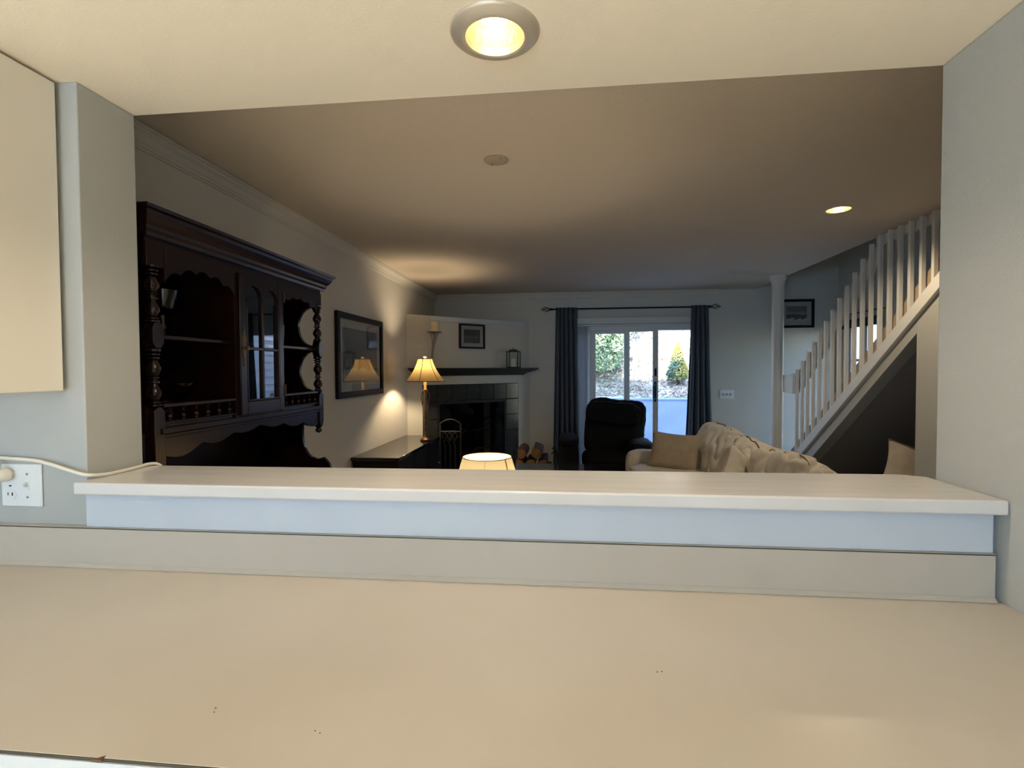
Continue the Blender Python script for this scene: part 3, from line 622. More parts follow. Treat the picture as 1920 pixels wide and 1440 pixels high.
# firebox shell
mb = MB(); dbox(mb, FB0, FB1, -0.45, -0.43, 0, FZ); dbox(mb, FB0-0.02, FB0, -0.45, -0.02, 0, FZ); dbox(mb, FB1, FB1+0.02, -0.45, -0.02, 0, FZ); dbox(mb, FB0, FB1, -0.45, -0.02, FZ-0.001, FZ+0.02); dbox(mb, FB0, FB1, -0.45, -0.02, 0.0, 0.03)
mb.build('firebox', soot, fp, smooth=0)
mb = MB(); dbox(mb, FB0, FB1, -0.02, -0.005, FZ-0.03, FZ); dbox(mb, FB0, FB0+0.025, -0.02, -0.005, 0.05, FZ-0.03); dbox(mb, FB1-0.025, FB1, -0.02, -0.005, 0.05, FZ-0.03); dbox(mb, FB0, FB1, -0.02, -0.005, 0.03, 0.05)
fd = mb.build('glass_door_frame', iron, fp, smooth=0)
mb = MB(); dbox(mb, FB0+0.025, FB1-0.025, -0.014, -0.011, 0.05, FZ-0.03); mb.build('glass_door', glass_mat('fire glass', (0.55, 0.55, 0.55), 0.6), fd)
# branches inside
def dtube(mb, pts, r): mb.tube([D(*p) for p in pts], r, 6)
random.seed(5)
for k in range(9):
    t0_ = random.uniform(0.5, 1.2); z0_ = random.uniform(0.35, 0.75)
    p = [(t0_, -0.2, z0_)]; dt = random.choice((-1, 1))*random.uniform(0.03, 0.08); dz = random.uniform(-0.01, 0.05)
    for j in range(6): p.append((p[-1][0]+dt+random.uniform(-.015, .015), -0.2+random.uniform(-.03, .03), p[-1][2]+dz+random.uniform(-.02, .03)))
    p = [q for q in p if 0.44 < q[0] < 1.36 and q[2] < 0.98]
    if len(p) > 2:
        mb = MB(); dtube(mb, p, [0.009-0.0009*j for j in range(len(p))]); mb.build('branch', mat('pale twig', (120, 116, 110), 0.8), fp, smooth=180)
# mantel shelf
def mprof(t0, t1, o1, z0, z1): return (t0, t1, o1, z0, z1)
ms = None
mb = MB()
for (o1, z0, z1, ext) in ((0.19, 1.425, 1.447, 0.0), (0.165, 1.408, 1.425, 0.03), (0.125, 1.392, 1.408, 0.07), (0.085, 1.374, 1.392, 0.11), (0.06, 1.356, 1.374, 0.13)):
    dbox(mb, -0.02+ext*0.7+0.03, 1.785-ext, 0.001, o1, z0, z1)
mb.build('mantel', ebonym, fp, bev=0.003, smooth=0)
# lantern and candle sconce
def lantern(o, label):
    t = thing('lantern', o, label, 'lantern', rotz=DANG+radians(38))
    a, h = 0.072, 0.215
    mb = MB().box(-a-.006, a+.006, -a-.006, a+.006, 0, 0.014).box(-a-.004, a+.004, -a-.004, a+.004, h-0.012, h)
    for sx in (-1, 1):
        for sy in (-1, 1): mb.box(sx*a-.005, sx*a+.005, sy*a-.005, sy*a+.005, 0.014, h-0.012)
    mb.build('frame', mat('rusty dark metal', (52, 40, 34), 0.5, 0.5), t, local=True)
    for q in (-1, 1):
        MB().box(-a+.005, a-.005, q*a-.001, q*a+.001, 0.014, h-.012).build('pane', pane_m, t, local=True)
        MB().box(q*a-.001, q*a+.001, -a+.005, a-.005, 0.014, h-.012).build('pane', pane_m, t, local=True)
    MB().prism([(-a, h), (a, h), (a*.55, h+.02), (-a*.55, h+.02)], 'y', -a*.6, a*.6).build('roof', mat('rusty dark metal', (52, 40, 34)), t, local=True)
    MB().tube([(-.03, 0, h+.018), (-.028, 0, h+.033), (0, 0, h+.04), (.028, 0, h+.033), (.03, 0, h+.018)], .003, 6).build('handle', iron, t, local=True)
    MB().lathe([(.034, .015), (.035, .02), (.034, .12), (.012, .118), (.004, .117)], (0, 0, 0), 20).build('candle', mat('white candle', (230, 224, 210), 0.5), t, local=True)
lantern(D(1.44, 0.10, 1.447), 'square metal and glass lantern with a white candle on the mantel')
cs = thing('candle_sconce', D(0.31, 0.0, 1.40), 'metal candle sconce on the angled wall above the floor lamp shade', 'sconce')
c0 = D(0.315, 0.075)
MB().lathe([(0.040, 1.868), (0.041, 1.872), (0.041, 1.975), (0.037, 1.981), (0.012, 1.977)], (c0[0], c0[1], 0), 24).build('candle', wax, cs, smooth=50)
sm = mat('pewter sconce metal', (150, 138, 122), 0.5, 0.4)
MB().lathe([(0.012, 1.850), (0.030, 1.852), (0.072, 1.860), (0.074, 1.866), (0.03, 1.868)], (c0[0], c0[1], 0), 24).build('drip_pan', sm, cs, smooth=50)
for dt in (-0.05, 0.05):
    mb = MB(); dtube(mb, [(0.315+dt*1.6, 0.07, 1.875), (0.315+dt*2.0, 0.07, 1.862), (0.315+dt*1.7, 0.07, 1.848), (0.315+dt*1.0, 0.07, 1.855), (0.315+dt*0.55, 0.06, 1.78), (0.315+dt*0.2, 0.04, 1.70), (0.315+dt*0.1, 0.02, 1.60)], 0.004); mb.build('scroll_arm', sm, cs, smooth=180)
mb = MB(); dtube(mb, [(0.315, 0.075, 1.852), (0.315, 0.065, 1.80), (0.315, 0.03, 1.68), (0.315, 0.012, 1.55), (0.315, 0.010, 1.455)], [0.017, 0.015, 0.013, 0.012, 0.012]); mb.build('stem', sm, cs, smooth=180)
# raised log pile and iron holder at the right foot of the breast
lh = thing('log_holder', (-0.36, 6.05, 0), 'black iron log holder beside the fireplace', 'log holder')
mb = MB()
for y in (5.86, 6.26):
    mb.tube([(-0.60, y, 0.0), (-0.62, y, 0.20), (-0.64, y, 0.40), (-0.60, y, 0.50), (-0.565, y, 0.45)], 0.008, 6).tube([(-0.12, y, 0.0), (-0.10, y, 0.20), (-0.09, y, 0.40), (-0.13, y, 0.50), (-0.165, y, 0.45)], 0.008, 6).tube([(-0.61, y, 0.06), (-0.11, y, 0.06)], 0.008, 6)
mb.tube([(-0.6, 5.86, 0.06), (-0.6, 6.26, 0.06)], 0.008, 6).tube([(-0.12, 5.86, 0.06), (-0.12, 6.26, 0.06)], 0.008, 6)
mb.build('cradle', iron, lh, smooth=60)
def log(x, z, r, ang, k, lb, ends=5):
    t = thing('firewood_log', (x, 6.05, z), lb, 'log', group='split logs in the iron holder')
    n = 9; rs = [r*random.uniform(0.8, 1.1) for _ in range(n)]
    pts = [(x+rs[i]*cos(2*pi*i/n+ang), z+rs[i]*sin(2*pi*i/n+ang)) for i in range(n)]
    MB().prism(pts, 'y', 5.84+random.uniform(-.03, .03), 6.28).build('bark', logend if k % 2 else bark, t)
    MB().prism([(x+(a-x)*0.88, z+(b-z)*0.88) for a, b in pts], 'y', 5.80, 5.842+.02).build('cut_face', splitw, t)
random.seed(11)
for k, (x, z) in enumerate([(-0.53, .12), (-0.40, .12), (-0.27, .12), (-0.17, .13), (-0.47, .235), (-0.33, .235), (-0.20, .24), (-0.53, .345), (-0.40, .345), (-0.26, .35)]):
    row = ('bottom', 'bottom', 'bottom', 'bottom', 'second', 'second', 'second', 'third', 'third', 'third')[k]; pos = ('first', 'second', 'third', 'last', 'first', 'middle', 'last', 'first', 'middle', 'last')[k]
    log(x, z, 0.058, random.random()*6, k, 'split log in the iron holder, %s row from below, %s from the left' % (row, pos))
log(-0.50, 0.462, 0.060, 0.4, 1, 'reddish bark log at the top left of the pile')
log(-0.33, 0.466, 0.072, 1.4, 0, 'pale split log lying highest on the pile')
# arched iron tool stand
ts = thing('fireplace_tool_stand', (-1.21, 5.30, 0), 'arched black iron tool stand in front of the fireplace', 'tool stand')
grayiron = mat('grey iron', (40, 39, 40), 0.5, 0.3)
x0, x1 = -1.322, -1.105
arch = [(x0, 5.30, 0.03), (x0, 5.30, 0.5), (x0, 5.30, 0.86)] + [(x0+(x1-x0)*k/10, 5.30, 0.86+0.042*sin(pi*k/10)) for k in range(1, 10)] + [(x1, 5.30, 0.86), (x1, 5.30, 0.5), (x1, 5.30, 0.03)]
MB().tube(arch, 0.0075, 8).tube([(x0, 5.30, 0.773), (x1, 5.30, 0.773)], 0.0075, 8).build('arched_frame', grayiron, ts, smooth=60)
MB().box(x0-0.03, x1+0.03, 5.22, 5.38, 0, 0.03).build('base', grayiron, ts, bev=0.005)
for k in range(3):
    x = x0+(x1-x0)*(k+1)/4
    MB().tube([(x-.02, 5.285, .70), (x-.028, 5.28, .74), (x, 5.275, .768), (x+.024, 5.28, .735), (x+.01, 5.283, .70), (x-.014, 5.283, .66), (x, 5.283, .62), (x, 5.283, .2)], 0.005, 6).obox((x, 5.283, .15), .05, .02, .12).build('tool', grayiron, ts, smooth=60)

# ------------------------------------------------------------------ lacquer console + lamp on it
co = thing('console_cabinet', (-1.57, 4.78, 0), 'long glossy black console cabinet under the framed winter print', 'cabinet')
MB().box(LX+0.005, -1.362, 4.06, 5.52, 0.672, 0.702).build('top', ebony, co, bev=0.003)
MB().box(LX+0.01, -1.40, 4.09, 5.49, 0.09, 0.672).build('body', ebonym, co, bev=0.002)
for k in range(3):
    y = 4.10+k*0.465
    q = MB().box(-1.40, -1.382, y, y+0.45, 0.11, 0.66).build('door', ebonym, co, bev=0.003)
    MB().lathe([(0.004, -1.382), (0.010, -1.368), (0.003, -1.363)], (0, y+0.40, 0.42), 12, 'x').build('knob', nickel, q)
for x in (-1.74, -1.42):
    for y in (4.11, 5.47): MB().box(x-0.02, x+0.02, y-0.02, y+0.02, 0, 0.09).build('leg', ebonym, co)
def bell(z0, z1, r0, r1, n=14):
    return [(r1+(r0-r1)*((1-t)**1.9*0.62+(1-t)*0.38), z0+(z1-z0)*t) for t in [k/n for k in range(n+1)]]
LP = (-1.432, 5.12)
la = thing('buffet_lamp', (LP[0], LP[1], 0.702), 'tall bronze lamp with an amber bell shade glowing on the black console', 'lamp')
shp = bell(1.310, 1.540, 0.198, 0.072)
sh = MB().lathe(shp, (LP[0], LP[1], 0), 48, caps=False).build('shade', shade_a, la, smooth=180)
for k in range(6):
    a = radians(-92)+k*pi/3
    MB().tube([(LP[0]+(r+.001)*cos(a), LP[1]+(r+.001)*sin(a), z) for r, z in shp], 0.0028, 6).build('rib', mat('dark brown piping', (60, 44, 30), 0.7), sh, smooth=180)
for r, z in ((0.198, 1.310), (0.073, 1.540)):
    MB().tube([(LP[0]+r*cos(a), LP[1]+r*sin(a), z) for a in [2*pi*k/48 for k in range(48)]], 0.004, 6, closed=True).build('shade_rim', mat('dark brown piping', (60, 44, 30)), sh, smooth=180)
MB().lathe([(0.004, 1.535), (0.006, 1.550), (0.017, 1.556), (0.018, 1.562), (0.012, 1.568), (0.004, 1.570)], (LP[0], LP[1], 0), 20).build('finial', mat('pale finial', (236, 220, 190), 0.2), la, smooth=60)
MB().tube([(LP[0]-.07, LP[1], 1.536), (LP[0]+.07, LP[1], 1.536)], .002, 6).tube([(LP[0], LP[1], 1.30), (LP[0]+.03, LP[1], 1.36), (LP[0]+.035, LP[1], 1.45), (LP[0], LP[1], 1.537)], .002, 6).build('harp', brass, la)
MB().lathe([(.014, 1.22), (.014, 1.30), (.010, 1.305)], (LP[0], LP[1], 0), 14).build('socket', wax, la, smooth=60)
MB().lathe([(.012, 1.305), (.022, 1.33), (.030, 1.36), (.026, 1.385), (.010, 1.40)], (LP[0], LP[1], 0), 16).build('bulb', bulb_m, la, smooth=60)
MB().lathe([(.055, .703), (.058, .715), (.040, .728), (.020, .745), (.014, .77), (.016, .80), (.017, .90), (.020, .98), (.026, 1.05), (.020, 1.09), (.018, 1.20), (.028, 1.212), (.031, 1.222), (.016, 1.224)], (LP[0], LP[1], 0), 20).build('stem', bronze, la, smooth=60)
for k in range(4):
    a = k*pi/2+0.35
    MB().tube([(LP[0]+r*cos(a), LP[1]+r*sin(a), z) for r, z in smooth_pts([(.022, 1.00, 0), (.028, 1.06, 0), (.040, 1.13, 0), (.043, 1.155, 0), (.034, 1.185, 0), (.024, 1.21, 0)], 4) for r, z in [(r, z)]] if False else [(LP[0]+p.x*cos(a), LP[1]+p.x*sin(a), p.y) for p in smooth_pts([(.020, 0.96, 0), (.028, 1.06, 0), (.040, 1.13, 0), (.043, 1.155, 0), (.034, 1.185, 0), (.024, 1.21, 0)], 4)], .0045, 6).build('scroll', bronze, la, smooth=180)
l = bpy.data.lights.new('lamp_light', 'POINT'); l.energy = 38; l.color = (1.0, 0.77, 0.48); l.shadow_soft_size = 0.035
o = bpy.data.objects.new('lamp_light', l); COL.objects.link(o); o.parent = la; o.location = (0, 0, 1.445-0.702)

# ------------------------------------------------------------------ near table lamp and its table
L2 = (-0.42, 2.70)
st = thing('side_table', (L2[0], L2[1]+0.05, 0), 'small dark side table behind the bar ledge carrying the drum lamp', 'table')
MB().lathe([(.23, .455), (.24, .462), (.24, .474), (.23, .48)], (L2[0], L2[1]+0.05, 0), 36).build('tabletop', ebonym, st, smooth=50)
MB().lathe([(.03, .03), (.02, .1), (.025, .3), (.05, .455)], (L2[0], L2[1]+0.05, 0), 18).build('pedestal', ebonym, st, smooth=60)
MB().lathe([(.17, 0), (.175, .01), (.16, .022), (.03, .035)], (L2[0], L2[1]+0.05, 0), 30).build('foot', ebonym, st, smooth=50)
tl = thing('table_lamp', (L2[0], L2[1], 0.48), 'glowing cream drum shade of the lamp just behind the bar ledge', 'lamp')
z1 = 0.957
sh = MB().lathe([(0.196, 0.735), (0.130, z1)], (L2[0], L2[1], 0), 48, caps=False).build('shade', shade_b, tl, smooth=180)
MB().tube([(L2[0]+.130*cos(a), L2[1]+.130*sin(a), z1) for a in [2*pi*k/48 for k in range(48)]], .0022, 6, closed=True).build('shade_rim', mat('brown rim tape', (120, 92, 60), 0.7), sh, smooth=180)
for a, r in ((-1.50, .0012), (-0.62, .0035)):
    MB().tube([(L2[0]+.131*cos(a), L2[1]+.131*sin(a), z1), (L2[0]+.197*cos(a), L2[1]+.197*sin(a), .735)], r, 6).build('seam', mat('brown seam', (170, 130, 84), 0.8), sh)
MB().lathe([(.07, .48), (.075, .49), (.05, .50), (.06, .56), (.075, .62), (.05, .68), (.02, .71), (.014, .76), (.010, .77)], (L2[0], L2[1], 0), 24).build('base', mat('cream ceramic', (210, 200, 180), 0.3), tl, smooth=60)
MB().lathe([(.012, .77), (.022, .79), (.030, .82), (.026, .845), (.010, .86)], (L2[0], L2[1], 0), 16).build('bulb', bulb_m, tl, smooth=60)
MB().tube([(L2[0]-.129, L2[1], .948), (L2[0]+.129, L2[1], .948)], .0015, 6).tube([(L2[0], L2[1], .77), (L2[0]+.035, L2[1], .84), (L2[0]+.03, L2[1], .90), (L2[0], L2[1], .948)], .0015, 6).build('harp', brass, tl)
l = bpy.data.lights.new('lamp_light', 'POINT'); l.energy = 34; l.color = (1.0, 0.80, 0.55); l.shadow_soft_size = 0.06
o = bpy.data.objects.new('lamp_light', l); COL.objects.link(o); o.parent = tl; o.location = (0, 0, 0.80-0.48)

# ------------------------------------------------------------------ coffee table
cf = thing('coffee_table', (-0.12, 4.85, 0), 'low glass topped coffee table with dark metal legs', 'table')
def rrect(x0, x1, y0, y1, r, n=5):
    out = []
    for cx, cy, a0 in ((x1-r, y1-r, 0), (x0+r, y1-r, pi/2), (x0+r, y0+r, pi), (x1-r, y0+r, 1.5*pi)):
        out += [(cx+r*cos(a0+pi/2*k/n), cy+r*sin(a0+pi/2*k/n)) for k in range(n+1)]
    return out
MB().prism(rrect(-0.50, 0.26, 4.40, 5.29, .05), 'z', .438, .450).build('glass_top', mat('tinted table glass', (0.02, 0.025, 0.028), 0.04, spec=0.8), cf, bev=.002)
for x in (-0.44, 0.20):
    for y in (4.46, 5.23): MB().box(x-.018, x+.018, y-.018, y+.018, 0, .438).build('leg', iron, cf, bev=.003)
MB().box(-.44, .20, 4.45, 4.47, .405, .43).box(-.44, .20, 5.22, 5.24, .405, .43).box(-.45, -.43, 4.46, 5.23, .405, .43).box(.19, .21, 4.46, 5.23, .405, .43).build('apron_frame', iron, cf)

# ------------------------------------------------------------------ soft furniture helpers
SURF = {}
def puff(name, m, parent, c, size, rot=(0, 0, 0), ex=3.2, wr=0.02, ws=4, seed=0, local=False, n=26, sag=0.0):
    """soft block: superellipsoid with folds"""
    R_ = Euler(rot).to_matrix(); mb = MB(); bm = bmesh.new(); bmesh.ops.create_cube(bm, size=2); bmesh.ops.subdivide_edges(bm, edges=bm.edges, cuts=n, use_grid_fill=True)
    vs = []
    def surf(p, k=1.0):
        q = (abs(p.x)**ex+abs(p.y)**ex+abs(p.z)**ex)**(1/ex); p = p/q
        d = Vector((p.x*size[0]/2, p.y*size[1]/2, p.z*size[2]/2))*k
        nn = noise.noise(Vector((d.x*ws+seed*7.1, d.y*ws*0.8, d.z*ws)))
        rg = 1-abs(noise.noise(Vector((d.x*ws*1.7+seed*3.3, d.y*ws*1.9+5, d.z*ws*1.1))))*2
        return R_ @ (d+p.normalized()*(wr*nn*1.2-wr*0.9*max(rg-0.35, 0)))+Vector(c)
    SURF['f'] = surf
    for v in bm.verts:
        p = v.co.copy(); q = (abs(p.x)**ex+abs(p.y)**ex+abs(p.z)**ex)**(1/ex); p = p/q
        d = Vector((p.x*size[0]/2, p.y*size[1]/2, p.z*size[2]/2))
        nn = noise.noise(Vector((d.x*ws+seed*7.1, d.y*ws*0.8, d.z*ws)))
        rg = 1-abs(noise.noise(Vector((d.x*ws*1.7+seed*3.3, d.y*ws*1.9+5, d.z*ws*1.1))))*2
        d += p.normalized()*(wr*nn*1.2 + wr*0.9*max(rg-0.35, 0)*(-1))
        d.z -= sag*(1-(p.y)**2)*max(p.z, 0)
        vs.append(R_ @ d+Vector(c))
    fs = [tuple(v.index for v in f.verts) for f in bm.faces]; bm.free()
    return mb.add(vs, fs).build(name, m, parent, smooth=180, local=local)
def pillow_mesh(a, b, t, n=22, seed=0, wr=0.006):
    mb = MB()
    for s_ in (1, -1):
        def fn(u, v):
            x, y = 2*u-1, 2*v-1
            X = a*x*(1-0.10*(1-y*y)); Y = b*y*(1-0.10*(1-x*x))
            h = t*((1-x**4)*(1-y**4))**0.55
            h *= 1+0.5*noise.noise(Vector((x*1.5+seed, y*1.5, s_)))*0.5
            fold = wr*noise.noise(Vector((x*5+seed*3, y*5, 2*s_)))*(1-x**4)*(1-y**4)
            return (X, Y, s_*(h+fold))
        k = len(mb.v); mb.grid(fn, n, n)
    return mb
def pillow(nm, m, loc, rot, a, b, t, label, seed=0, pm=None):
    o = thing(nm, loc, label, 'pillow'); o.rotation_euler = rot
    pillow_mesh(a, b, t, seed=seed).build('cover', m, o, smooth=180, local=True, origin=(0, 0, 0))
    pts = []
    for k in range(72):
        q = k/18; s_ = int(q); f_ = q-s_; x, y = [(2*f_-1, -1), (1, 2*f_-1), (1-2*f_, 1), (-1, 1-2*f_)][s_]
        pts.append((a*x*(1-0.10*(1-y*y)), b*y*(1-0.10*(1-x*x)), 0))
    MB().tube(pts, 0.005, 6, closed=True).build('piping', pm or m, o, smooth=180, local=True, origin=(0, 0, 0))
    return o

# ------------------------------------------------------------------ sofa (faces left, back towards the stairs)
so = thing('sofa', (1.1, 4.0, 0), 'cream slipcovered sofa with loose crumpled back cushions in front of the stairs', 'sofa')
puff('seat_base', slip, so, (1.08, 4.02, 0.21), (1.00, 2.34, 0.38), ex=9, wr=0.006, n=18)
puff('backrest', slip, so, (1.50, 4.02, 0.46), (0.24, 2.34, 0.76), ex=5, wr=0.012, ws=5, n=22)
puff('arm', slip, so, (1.06, 5.12, 0.32), (0.94, 0.20, 0.62), ex=8, wr=0.006, seed=2)
puff('arm', slip, so, (1.06, 2.92, 0.32), (0.94, 0.20, 0.62), ex=8, wr=0.006, seed=3)
for k in range(3):
    puff('seat_cushion', slip, so, (0.98, 3.33+k*0.685, 0.46), (0.78, 0.68, 0.15), ex=5, wr=0.010, seed=4+k, n=18)
pipe = mat('dark seam piping', (110, 96, 76), 0.9)
for k, (y, w_, h_) in enumerate(((3.27, .70, .46), (3.96, .72, .47), (4.66, .70, .49))):
    bcz = 0.68
    q = puff('back_cushion', slip, so, (1.325, y, bcz), (0.27, w_, h_), rot=(radians((-2, 3, -3)[k]), radians(14), radians((2, -3, 2)[k])), ex=3.6, wr=0.042, ws=5.2, seed=12+k*5, n=44)
    pts = smooth_pts([SURF['f'](Vector((-0.22, -0.86+1.72*j/8, 1.0)), 1.012) for j in range(9)], 5)
    MB().tube(pts, 0.005, 6).build('piping', pipe, q, smooth=180)
pillow('throw_pillow', slip2, (0.99, 4.78, 0.665), (radians(62), radians(2), radians(-26)), 0.235, 0.185, 0.075, 'flat tan linen pillow leaning at the far arm of the sofa', 1)
pillow('throw_pillow', slip, (1.17, 3.62, 0.675), (radians(80), radians(40), radians(35)), 0.17, 0.17, 0.06, 'cream pillow standing on a corner against the middle back cushion', 2)
# nook bench and pillow
nb = thing('nook_bench', (2.95, 4.2, 0), 'dark upholstered bench in the recess under the stairs', 'bench')
puff('seat_pad', mat('charcoal bench fabric', (44, 42, 42), 0.9), nb, (2.93, 4.22, 0.355), (0.84, 1.0, 0.10), ex=6, wr=0.004, n=14)
MB().box(2.52, 3.34, 3.75, 4.70, 0.05, 0.32).build('bench_box', mat('charcoal bench fabric', (44, 42, 42)), nb, bev=.01)
for x in (2.56, 3.30):
    for y in (3.79, 4.61): MB().box(x-.02, x+.02, y-.02, y+.02, 0, .05).build('leg', blackm, nb)
pillow('throw_pillow', slip3, (2.86, 4.48, 0.59), (radians(80), radians(14), radians(-8)), 0.25, 0.19, 0.085, 'oatmeal pillow standing in the dark nook under the stairs', 3)

# ------------------------------------------------------------------ recliner by the door
re_ = thing('recliner', (0.5, 5.9, 0), 'black upholstered recliner in front of the patio door', 'recliner')
puff('backrest', blackfab, re_, (0.565, 6.02, 0.74), (0.69, 0.26, 0.68), rot=(radians(-10), radians(5.5), 0), ex=5, wr=0.018, ws=6, seed=3, n=30)
puff('headrest', blackfab, re_, (0.545, 5.90, 0.92), (0.62, 0.12, 0.26), rot=(radians(-8), radians(5.5), 0), ex=4, wr=0.014, ws=7, seed=4)
puff('seat_cushion', blackfab, re_, (0.46, 5.66, 0.43), (0.56, 0.62, 0.20), ex=4.5, wr=0.01, seed=5)
puff('arm', blackfab, re_, (0.03, 5.70, 0.36), (0.22, 0.72, 0.66), ex=4.5, wr=0.010, seed=6)
puff('arm', blackfab, re_, (0.79, 5.70, 0.34), (0.24, 0.72, 0.62), ex=4.5, wr=0.010, seed=7)
puff('armrest_pad', blackfab, re_, (0.03, 5.68, 0.645), (0.23, 0.66, 0.12), ex=3, wr=0.008, seed=8)
puff('armrest_pad', blackfab, re_, (0.79, 5.68, 0.605), (0.27, 0.66, 0.12), ex=3, wr=0.008, seed=9)
puff('footrest', blackfab, re_, (0.42, 5.365, 0.27), (0.54, 0.09, 0.36), ex=5, wr=0.008, seed=10)
MB().box(0.05, 0.80, 5.42, 6.05, 0.0, 0.10).build('base', iron, re_)

# ------------------------------------------------------------------ curtains, rod, blinds
rod = thing('curtain_rod', (0.8, 6.76, 2.20), 'black curtain rod with twisted cage finials above the patio door', 'curtain rod')
RZ = 2.212
MB().tube([(-0.165, 6.75, RZ), (1.80, 6.75, RZ)], 0.011, 10).build('rod', iron, rod, smooth=60)
for sx, xe in ((-1, -0.165), (1, 1.80)):
    f_ = MB().lathe([(.011, 0), (.017, .010), (.011, .020), (.018, .030), (.010, .042)], (0, 0, 0), 14, 'x')
    f_.v = [(xe+sx*v[0], 6.75+v[1], RZ+v[2]) for v in f_.v]
    fo = f_.build('finial', iron, rod, smooth=60)
    for k in range(4):
        a0 = k*pi/2
        pts = []
        for j in range(13):
            t = j/12; r = 0.030*sin(pi*min(t*1.35, 1.0) if t < 0.37 else pi*(0.5+0.5*(t-0.37)/0.63)); a = a0+t*pi*0.9
            pts.append((xe+sx*(0.040+0.115*t), 6.75+r*cos(a), RZ+r*sin(a)))
        MB().tube(pts, 0.0035, 6).build('cage_wire', iron, fo, smooth=180)
for x in (-0.10, 1.70):
    MB().tube([(x, 6.845, RZ-0.03), (x, 6.79, RZ-0.03), (x, 6.755, RZ-0.012)], 0.006, 6).build('bracket', iron, rod)
def curtain(xa, xb, xc, xd, label, folds, seed):
    """top spans xa..xb, bottom xc..xd"""
    def fn(u, v):
        z = 0.03+(RZ+0.022-0.03)*v
        x = (xc+(xd-xc)*u)*(1-v)**1.0+(xa+(xb-xa)*u)*(1-(1-v)**1.0)
        amp = 0.048*(0.55+0.45*(1-v))
        ph = folds*2*pi*u+0.7*noise.noise(Vector((u*3, v*1.2, seed)))
        y = 6.75+amp*sin(ph)+0.012*noise.noise(Vector((u*9, v*3, seed+3)))
        y = y if v < 0.985 else y
        return (x+0.010*cos(ph), y, z+(0.006*sin(ph*1.0) if v > 0.99 else 0))
    o = MB().grid(fn, folds*16, 40).build('curtain', curt, None, smooth=180, solid=0.004, recalc=False)
    return tag(o, label, 'curtain', )
curtain(-0.135, 0.135, -0.178, 0.175, 'slate blue curtain at the left of the patio door', 5, 1)
curtain(1.590, 1.790, 1.500, 1.870, 'slate blue curtain at the right of the patio door', 4, 5)
vb = thing('vertical_blind', (0.8, 6.80, 1.99), 'white vertical blind stacked behind the left curtain', 'blind')
MB().box(0.12, 1.66, 6.79, 6.848, 2.015, 2.095).build('headrail', vinyl, vb, bev=.003)
MB().box(0.12, 1.66, 6.800, 6.848, 1.992, 2.010).build('valance_lip', vinyl, vb)
for k in range(9):
    x = 0.150+k*0.018; a = radians(38+k*2)
    MB().obox((x, 6.822, 1.06), 0.045, 0.0015, 1.86, Matrix.Rotation(a, 3, 'Z')).build('vane', vane, vb)
MB().tube([(0.315, 6.80, 1.992), (0.316, 6.79, 1.26)], 0.0045, 8).build('wand', vane, vb)
# switch plate on the back wall
sw = thing('switch_plate', (2.064, BY, 1.033), 'triple white switch plate on the back wall right of the curtain', 'switch')
MB().box(1.975, 2.153, BY-.007, BY-.0005, 1.033, 1.150).build('cover_plate', plastic, sw, bev=.003)
for x in (2.018, 2.064, 2.110):
    MB().box(x-.006, x+.006, BY-.016, BY-.006, 1.080, 1.104).build('toggle', mat('grey toggle', (150, 150, 150), 0.4), sw, bev=.001)

# ------------------------------------------------------------------ column
cl = thing('column', (2.31, 5.88, 0), 'round white column beside the foot of the stairs', 'column')
CX, CY = 2.312, 5.90
MB().lathe([(.061, .12), (.061, 2.33)], (CX, CY, 0), 28).build('shaft', stairwhite, cl, smooth=60)
MB().lathe([(.061, 2.325), (.066, 2.335), (.064, 2.35), (.07, 2.37), (.082, 2.395), (.085, 2.415), (.085, 2.4395)], (CX, CY, 0), 28).build('capital', stairwhite, cl, smooth=50)
MB().lathe([(.085, 0), (.085, .08), (.075, .10), (.066, .115), (.061, .125)], (CX, CY, 0), 28).build('base', stairwhite, cl, smooth=50)

# ------------------------------------------------------------------ staircase and railing
sc = thing('staircase', (2.9, 4.4, 0), 'straight wooden staircase rising behind the balusters', 'stairs')
rise, run = 0.1818, 0.250
y0s = 6.20
for k in range(14):
    z = rise*(k+1); y = y0s-run*(k+1)
    MB().box(SX+wt+0.02, RX-0.002, y-0.005, y+run+0.025, z-0.035, z-0.005).build('tread', carpet, sc, bev=.006)
    MB().box(SX+wt+0.02, RX-0.002, y+run-0.018, y+run, z-rise-0.004, z-0.035).build('riser', stairwhite, sc)
rl = thing('stair_railing', (SX, 4.4, 0.3), 'white stair railing with square balusters', 'railing')
yb0, yb1 = 5.70, 3.0
def zz(y): return skirt(y)
# skirt cap on the wall
MB().prism([(5.78, zz(5.78)), (3.10, zz(3.10)), (3.10, zz(3.10)-0.105), (5.78, zz(5.78)-0.105)], 'x', SX-0.028, SX+0.002).build('skirt_board', stairwhite, rl, bev=.003)
MB().prism([(5.78, zz(5.78)), (3.10, zz(3.10)), (3.10, zz(3.10)-0.03), (5.78, zz(5.78)-0.03)], 'x', SX+0.002, SX+wt+0.03).build('cap', stairwhite, rl, bev=.003)
for k in range(23):
    y = 5.580-0.1158*k
    zb = zz(y); zt = 1.412+0.768*(5.58-y)
    if zt > LC-0.04: zt = LC+0.0
    if zb > LC-0.12: break
    w_ = 0.027
    mb = MB().prism([(y-w_/2, zb+w_*0.36), (y+w_/2, zb-w_*0.36+.004), (y+w_/2, zt-0.001), (y-w_/2, zt-0.001)], 'x', SX-0.010, SX+0.018)
    mb.build('baluster', stairwhite, rl, bev=.002)
yt = 5.58-(LC-1.412)/0.768
